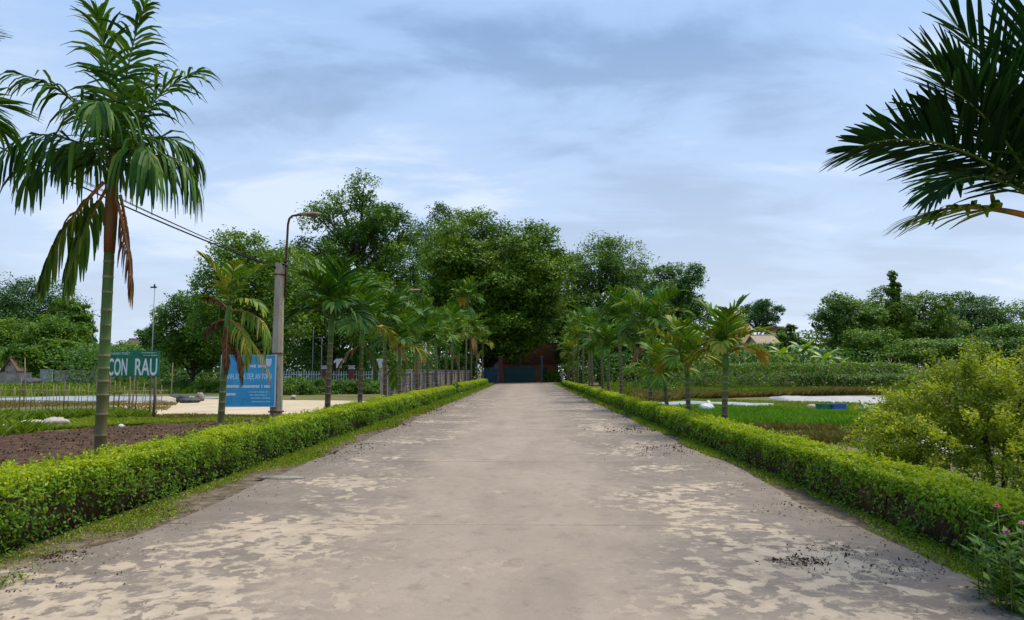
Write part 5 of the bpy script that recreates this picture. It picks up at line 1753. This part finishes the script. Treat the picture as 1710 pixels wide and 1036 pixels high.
# bean trellis: crossed stakes under vines
tl = thing('bean_trellis', 'bean trellis of crossed pale stakes under green vines', 'trellis', (7.6, 56, 0))
Lt = 20.5
x_ = 0.0
k = 0
while x_ < Lt:
    for sgn in (-1, 1):
        lean = rr_.uniform(.35, .75)
        g = G(); g.tube([(x_ - sgn * lean, rr_.uniform(-.3, .3), -.03), (x_ + sgn * rr_.uniform(.1, .3), 0, rr_.uniform(2.0, 2.7))], [.032, .024], 5); g.build('stake', M['bamboo'], tl)
    x_ += rr_.uniform(.6, 1.0)
g = G(); g.tube([(-.3, .3, 1.98), (Lt + .3, .3, 2.0)], [.014, .014], 5); g.build('rail', M['bamboo'], tl)
r = np.random.default_rng(701)
n = 7500
x = r.uniform(-.5, Lt + .5, n)
z = 1.5 + .7 * r.random(n) ** .7 + .35 * fbm(x, x * 0, 70, 3, .8)
dn = r.random(n) < .05
z[dn] = r.uniform(.5, 1.6, dn.sum())
P = np.stack([x, .1 + r.normal(0, .4, n), np.clip(z, .1, 2.9)], -1)
o_ = quad_mesh('vines', leaf_quads(P, nrm(r.normal(size=(n, 3)) * .7 + [0, -.5, .6]), r.uniform(.1, .22, n), r.uniform(.08, .15, n), r), M['tree_mid'], tl, np.clip(r.normal(.55, .22, n), 0, 1))
# vine bank behind the plastic row
vb = thing('vine_bank', 'dark green bank of climbing vines on posts behind the white row cover', 'vines', (21.5, 60, 0))
n = 20000
x = r.uniform(0, 24, n)
tz = 1.25 + .22 * fbm(x, x * 0, 71, 3, .6)
top = r.random(n) < .45
y = np.where(top, r.uniform(0, 3.5, n), r.normal(0, .15, n))
z = np.where(top, tz + r.normal(0, .08, n), tz * r.random(n) ** .6)
quad_mesh('foliage', leaf_quads(np.stack([x, y, np.maximum(z, .05)], -1), nrm(r.normal(size=(n, 3)) * .6 + [0, -.4, .8]), r.uniform(.12, .26, n), r.uniform(.09, .16, n), r), M['tree_mid'], vb, np.clip(r.normal(.38, .2, n), 0, 1))
x_ = .2
while x_ < 24:
    g = G(); g.tube([(x_, .1, -.03), (x_ + rr_.uniform(-.06, .06), .1, 1.2)], [.035, .03], 5); g.build('post', M['bamboo'], vb)
    x_ += rr_.uniform(1.2, 2.0)
# far stake fence behind the vine bank
ff = thing('far_stake_fence', 'row of pale uneven stakes standing behind the vine bank', 'fence', (at(1375, 620, 72).x, 72, 0))
x_ = 0.0
while x_ < 15.5:
    h_ = rr_.uniform(1.7, 2.4)
    g = G(); g.tube([(x_, 0, -.03), (x_ + rr_.uniform(-.08, .08), rr_.uniform(-.1, .1), h_)], [.045, .035], 5); g.build('stake', M['bamboo'], ff)
    x_ += rr_.uniform(.25, .5)
g = G(); g.tube([(-.1, .06, 1.3), (15.6, .06, 1.35)], [.03, .03], 5); g.build('rail', M['bamboo'], ff)
px_ = at(1231, 503, 92)
o_ = thing('thin_mast', 'thin grey mast with crossed tip near the tan roofed house', 'pole', (px_.x, 92, 0))
g = G(); g.tube([(0, 0, -.05), (0, 0, px_.z)], [.07, .05], 6); g.build('mast', M['steel'], o_)
g = G(); g.box((0, 0, px_.z - .1), (.8, .06, .06)); g.build('tip', M['steel'], o_)


# row covers of white plastic film
def row_cover(label, corners, h_, seed, mat, group='plastic row covers'):
    a, b, c, d = (np.array(q, dtype=float) for q in corners)
    nx_, ny_ = 48, 14
    u, v = np.meshgrid(np.linspace(0, 1, nx_), np.linspace(0, 1, ny_))
    p = a * ((1 - u) * (1 - v))[..., None] + b * (u * (1 - v))[..., None] + c * (u * v)[..., None] + d * ((1 - u) * v)[..., None]
    z = h_ * (np.sin(np.pi * v) ** .45) * (1 - .25 * np.abs(2 * u - 1) ** 6) + .05 * fbm(p[..., 0], p[..., 1], seed, 5, 1.6) * np.sin(np.pi * v)
    z[(v <= 0) | (v >= 1) | (u <= 0) | (u >= 1)] = .0
    V = np.stack([p[..., 0], p[..., 1], np.maximum(z, 0.0)], -1).reshape(-1, 3)
    cen = V.mean(0)
    g_ = G()
    g_.add(V - [cen[0], cen[1], 0], [(j * nx_ + i, j * nx_ + i + 1, (j + 1) * nx_ + i + 1, (j + 1) * nx_ + i) for j in range(ny_ - 1) for i in range(nx_ - 1)], smooth=True)
    o__ = g_.build('row_cover', mat)
    o__.location = (cen[0], cen[1], .004)
    return tag(o__, label, 'row cover', group)


row_cover('long white plastic row cover lying across the field before the vine bank', [(13.2, 37.6), (17.8, 37.2), (21.0, 44), (14.4, 45)], .20, 81, M['plastic'])
row_cover('crumpled pale plastic row cover near the yellow bush', [(7.1, 15.2), (9.2, 14.6), (9.0, 17.0), (7.4, 17.4)], .14, 82, M['plastic'])
row_cover('low grey blue plastic row cover beside the palm row', [(6.0, 33.8), (11.2, 33.2), (11.6, 35.4), (6.2, 36.2)], .16, 83, M['plastic_blue'])


def sack(name, label, cat, px, py, rx, ry, rz_, mat, seed, group=None, top=True):
    x_, y_ = gnd(px, py)
    q = random.Random(seed)
    g_ = G()
    g_.ell((0, 0, rz_ * .72), (rx, ry, rz_), 18, 10, 0, .5, .17, q)
    for v_i, v_ in enumerate(g_.v):
        if v_[2] < 0:
            g_.v[v_i] = (v_[0], v_[1], 0)
    if top:
        g_.tube([(rx * .3, 0, rz_ * 1.5), (rx * .45, 0, rz_ * 1.75), (rx * .6, .03, rz_ * 2.0)], [rx * .28, rx * .12, rx * .24], 8)
    o__ = g_.build(name, mat)
    o__.location = (x_, y_, .0)
    o__.rotation_euler = (0, 0, q.uniform(0, 3))
    return tag(o__, label, cat, group)


sack('white_sack', 'white sack lying in the dry grass before the vine bank', 'sack', 1361, 657, .55, .4, .26, M['bag_white'], 1, top=False)
sack('white_sack', 'white sack with red tie standing behind the small palms', 'sack', 1180, 691, .32, .26, .22, M['bag_white'], 2)
sack('red_bundle', 'small red bundle beside the white sack by the palms', 'bundle', 1172, 690, .12, .10, .10, M['red_cloth'], 3, top=False)
sack('pale_blue_bag', 'pale blue plastic bag at the edge of the green crop', 'bag', 1452, 694, .42, .28, .20, M['bag_blue'], 4)
sack('red_bundle', 'red bundle beside the pale blue bag', 'bundle', 1431, 693, .16, .14, .15, M['red_cloth'], 5, top=False)
sack('pale_sack', 'crumpled tan sack at the crop edge', 'sack', 1358, 685, .26, .2, .14, M['tarp'], 6, top=False)
for px, mk_, lb, nm in ((1379, 'crate_green', 'open green plastic basket beside the crop', 'plastic_basket'), (1397, 'crate_blue', 'open blue plastic crate beside the crop', 'plastic_crate')):
    x_, y_ = gnd(px, 690)
    o_ = thing(nm, lb, 'crate', (x_, y_, 0), 'plastic crates at the crop edge', .3)
    g = G()
    for c_, d_ in (((0, -.19, .17), (.56, .02, .30)), ((0, .19, .17), (.56, .02, .30)), ((-.29, 0, .17), (.02, .40, .30)), ((.29, 0, .17), (.02, .40, .30)), ((0, 0, .015), (.56, .36, .03))):
        g.box(c_, d_)
    g.build('body', M[mk_], o_)
    g = G()
    g.box((0, -.20, .33), (.62, .03, .03)); g.box((0, .20, .33), (.62, .03, .03)); g.box((-.30, 0, .33), (.03, .37, .03)); g.box((.30, 0, .33), (.03, .37, .03))
    g.build('rim', M[mk_], o_)
# rubble and bundles at the yard edge
for i, (px, py, rx, ry, rz_, mk_, nm, lb, ct) in enumerate([
        (275, 676, .75, .5, .22, 'tarp', 'cloth_heap', 'heap of tan sacking at the sand yard edge', 'heap'), (297, 672, .6, .45, .24, 'tarp_dark', 'tarpaulin_heap', 'dark crumpled tarpaulin beside the tan sacking', 'heap'),
        (318, 673, .5, .35, .16, 'tarp_dark', 'tarpaulin_heap', 'low flat dark tarpaulin end by the grey bundle', 'heap'), (333, 670, .28, .25, .26, 'stone', 'grey_bundle', 'upright grey bundle at the end of the tarpaulin', 'bundle'),
        (92, 712, .42, .3, .15, 'tarp', 'cloth_heap', 'crumpled pale sack among the bright weeds', 'sack'), (48, 712, .55, .3, .10, 'tarp', 'cloth_heap', 'flat pale sacking among the weeds near the fence', 'sack'), (16, 722, .45, .3, .13, 'bag_white', 'white_sack', 'whitish sack at the edge of the tilled soil', 'sack'),
        (128, 644, 1.3, .8, .5, 'tarp_dark', 'rubbish_heap', 'dark rubbish heap before the stained boundary wall', 'heap'), (54, 645, 1.2, .8, .5, 'tarp_dark', 'rubbish_heap', 'dark rubbish heap before the pale boundary wall', 'heap'), (490, 667, .18, .15, .14, 'tarp', 'pale_stone', 'small pale stone at the edge of the shrub bed', 'stone'), (202, 716, .1, .08, .07, 'bag_white', 'pale_stone', 'small white stone at the corner of the soil bed', 'stone')]):
    sack(nm, lb, ct, px, py, rx, ry, rz_, M[mk_], 30 + i, top=False)
# banana-like plants by the trellis
for i, (px, yt, Y, n_, lb) in enumerate([(1340, 566, 63, 10, 'light green banana plant with splayed leaves behind the trellis'), (1377, 582, 61, 9, 'low star shaped banana plant beside the far stakes'), (1306, 574, 64, 9, 'darker banana plant next to the trellis end'), (1398, 596, 66, 8, 'small banana plant before the dense dark tree')]):
    p = at(px, yt, Y)
    r = np.random.default_rng(720 + i)
    o_ = thing('banana_plant', lb, 'plant', (p.x, Y, 0), 'banana plants behind the trellis')
    hs = p.z - 1.0
    g = G(); g.tube([(0, 0, -.05), (.03, 0, hs * .6), (0, 0, hs)], [.10, .08, .06], 8); g.build('trunk', M['rachis'], o_)
    for k in range(n_):
        az = k * 137.5 + r.uniform(-15, 15)
        el = math.radians(75 - 55 * k / n_)
        h0 = Vector((math.cos(math.radians(az)), math.sin(math.radians(az)), 0))
        s0 = Vector((-h0.y, h0.x, 0))
        pth, ang, p_ = [], el, Vector((0, 0, hs - .03))
        for q in range(9):
            pth.append(p_.copy())
            p_ = p_ + (h0 * math.cos(ang) + Vector((0, 0, math.sin(ang)))) * .19
            ang -= math.radians(9 + 4 * k / n_)
        Q = []
        for q in range(8):
            w0, w1 = (.30 * math.sin(math.pi * min(1, (qq + .25) / 8.6)) ** .7 for qq in (q, q + 1))
            for sg_ in (-1, 1):
                dn0, dn1 = Vector((0, 0, w0 * .45)), Vector((0, 0, w1 * .45))
                Q.append([pth[q], pth[q + 1], pth[q + 1] + s0 * sg_ * w1 * .9 - dn1, pth[q] + s0 * sg_ * w0 * .9 - dn0])
        quad_mesh('leaf', np.array([[tuple(v) for v in qd] for qd in Q]), M['banana'], o_, np.clip(r.normal(.6, .08, len(Q)) + r.normal(0, .15), 0, 1))
# brown dry shrub at the frame side and filler shrubs at the trellis foot
shrub('dry_shrub', 'dry brown shrub standing behind the yellow bush', (13.4, 19.5, 0), .9, .9, 2.5, M['litter'], 760, 7000, .07, stems=12, tmean=.75)
for i, (px, Y, rx, h_, mk_, lb) in enumerate([(1100, 50, 1.1, 1.0, 'tree_dark', 'low dark shrub at the foot of the short palm'), (1420, 64, 3.0, 2.4, 'tree_mid', 'rounded green shrub left of the far stakes by the grove'), (1275, 62, 2.5, 2.3, 'tree_mid', 'tangled green shrub behind the trellis end'), (1180, 66, 3.0, 2.6, 'tree_mid', 'tangled shrub behind the middle of the trellis'), (1110, 68, 3.0, 3.0, 'tree_dark', 'tall dark shrub behind the trellis near the palms'),
                                              (1508, 76, 3.0, 2.6, 'tree_yellow', 'olive shrub behind the far stakes'), (1600, 74, 3.5, 2.6, 'tree_mid', 'green shrub at the far stakes behind the bush'), (925, 106, 1.6, 1.8, 'tree_yellow', 'yellowish shrub in the gate opening'), (960, 96, 2.2, 3.0, 'tree_dark', 'dark shrub beside the gate opening')]):
    p = at(px, 640, Y)
    shrub('shrub', lb, (p.x, Y, 0), rx, 1.4, h_, M[mk_], 770 + i, 4200, .16 if Y < 80 else .24, 'filler shrubs around the field')

# ------------------------------------------------------------------ motorbike with rider near the gate
xb_, yb_ = gnd(940, 645)
mbk = thing('motorbike', 'motorbike coming along the road beside the far hedge', 'motorbike', (xb_, yb_, .034), rz=math.radians(8))
def wheel(yc):
    g_ = G()
    n_ = 20
    P = [(0, yc + .27 * math.cos(2 * math.pi * i / n_), .29 + .27 * math.sin(2 * math.pi * i / n_)) for i in range(n_ + 1)]
    g_.tube(P, [.04] * (n_ + 1), 6, cap=False)
    ty = g_.build('wheel', M['black'], mbk)
    g_ = G()
    g_.tube([(-.05, yc, .29), (.05, yc, .29)], [.06, .06], 8)
    for q in range(6):
        an = q * math.pi / 3
        g_.tube([(0, yc, .29), (0, yc + .24 * math.cos(an), .29 + .24 * math.sin(an))], [.012, .010], 4)
    g_.build('rim', M['chrome'], ty)
wheel(-.60); wheel(.60)
g = G(); g.tube([(0, -.56, .62), (0, -.45, .80), (0, -.2, .62), (0, .1, .55), (0, .45, .66), (0, .72, .72)], [.08, .12, .10, .13, .15, .07], 8); g.build('body', M['bike_white'], mbk)
g = G(); g.ell((0, .2, .80), (.13, .42, .07), 12, 6); g.build('seat', M['black'], mbk)
g = G(); g.tube([(-.34, -.40, 1.0), (-.12, -.48, .96), (.12, -.48, .96), (.34, -.40, 1.0)], [.018] * 4, 6); g.build('handlebar', M['black'], mbk)
g = G(); g.tube([(-.06, -.62, .3), (-.06, -.48, .9)], [.025, .03], 6); g.tube([(.06, -.62, .3), (.06, -.48, .9)], [.025, .03], 6); g.build('fork', M['chrome'], mbk)
g = G(); g.ell((0, -.58, .92), (.10, .06, .09), 10, 6); g.build('headlight', M['chrome'], mbk)
for s_ in (-1, 1):
    g = G(); g.tube([(s_ * .27, -.42, 1.0), (s_ * .32, -.42, 1.16)], [.008, .008], 5); g.ell((s_ * .33, -.42, 1.2), (.055, .015, .04), 8, 5); g.build('mirror', M['black'], mbk)
g = G(); g.box((0, -.60, .62), (.16, .015, .30)); g.ell((0, -.6, .5), (.12, .2, .05), 10, 5); g.build('front_mudguard', M['bike_white'], mbk)


def person_body(root, joints, edges, mats, name='body'):
    me = bpy.data.meshes.new(name)
    me.from_pydata([j[0] for j in joints], edges, [])
    o__ = bpy.data.objects.new(name, me)
    COL.objects.link(o__)
    sk = o__.modifiers.new('skin', 'SKIN')
    for v_, j in zip(me.skin_vertices[0].data, joints):
        v_.radius = (j[1], j[1] if len(j) < 3 else j[2])
    me.skin_vertices[0].data[0].use_root = True
    sb_ = o__.modifiers.new('sub', 'SUBSURF')
    sb_.levels = sb_.render_levels = 2
    dg = bpy.context.evaluated_depsgraph_get()
    m2 = bpy.data.meshes.new_from_object(o__.evaluated_get(dg))
    bpy.data.objects.remove(o__)
    for mt_ in mats:
        m2.materials.append(mt_)
    for p_ in m2.polygons:
        c = p_.center
        p_.use_smooth = True
        if c.z > 1.40 or (abs(c.x) > .17 and c.y < -.22 and c.z > .9):
            p_.material_index = 0
        elif c.z > .88:
            p_.material_index = 1
        elif c.z < .36:
            p_.material_index = 3
        else:
            p_.material_index = 2
    o__ = bpy.data.objects.new(name, m2)
    COL.objects.link(o__)
    o__.parent = root
    return o__


rd_ = thing('person', 'person in grey shirt and pale helmet riding the motorbike', 'person', (xb_, yb_, .034), rz=math.radians(8))
J = [((0, .15, .90), .13, .12), ((0, .13, 1.05), .13, .11), ((0, .08, 1.25), .16, .11), ((0, .05, 1.40), .09, .08), ((0, .03, 1.47), .05), ((0, .01, 1.56), .075, .09), ((0, .01, 1.66), .085, .095),
     ((.19, .06, 1.36), .06), ((.27, -.08, 1.14), .048), ((.29, -.32, 1.03), .038), ((.29, -.41, 1.01), .035),
     ((-.19, .06, 1.36), .06), ((-.27, -.08, 1.14), .048), ((-.29, -.32, 1.03), .038), ((-.29, -.41, 1.01), .035),
     ((.13, .05, .88), .09), ((.18, -.30, .80), .07), ((.17, -.18, .42), .05), ((.17, -.20, .31), .045), ((.17, -.32, .29), .04),
     ((-.13, .05, .88), .09), ((-.18, -.30, .80), .07), ((-.17, -.18, .42), .05), ((-.17, -.20, .31), .045), ((-.17, -.32, .29), .04)]
E = [(0, 1), (1, 2), (2, 3), (3, 4), (4, 5), (5, 6), (2, 7), (7, 8), (8, 9), (9, 10), (2, 11), (11, 12), (12, 13), (13, 14), (0, 15), (15, 16), (16, 17), (17, 18), (18, 19), (0, 20), (20, 21), (21, 22), (22, 23), (23, 24)]
person_body(rd_, J, E, [M['skin'], M['shirt'], M['trouser'], M['black']])
g = G(); g.ell((0, .03, 1.66), (.125, .15, .13), 14, 8); g.build('helmet', M['helmet'], rd_)
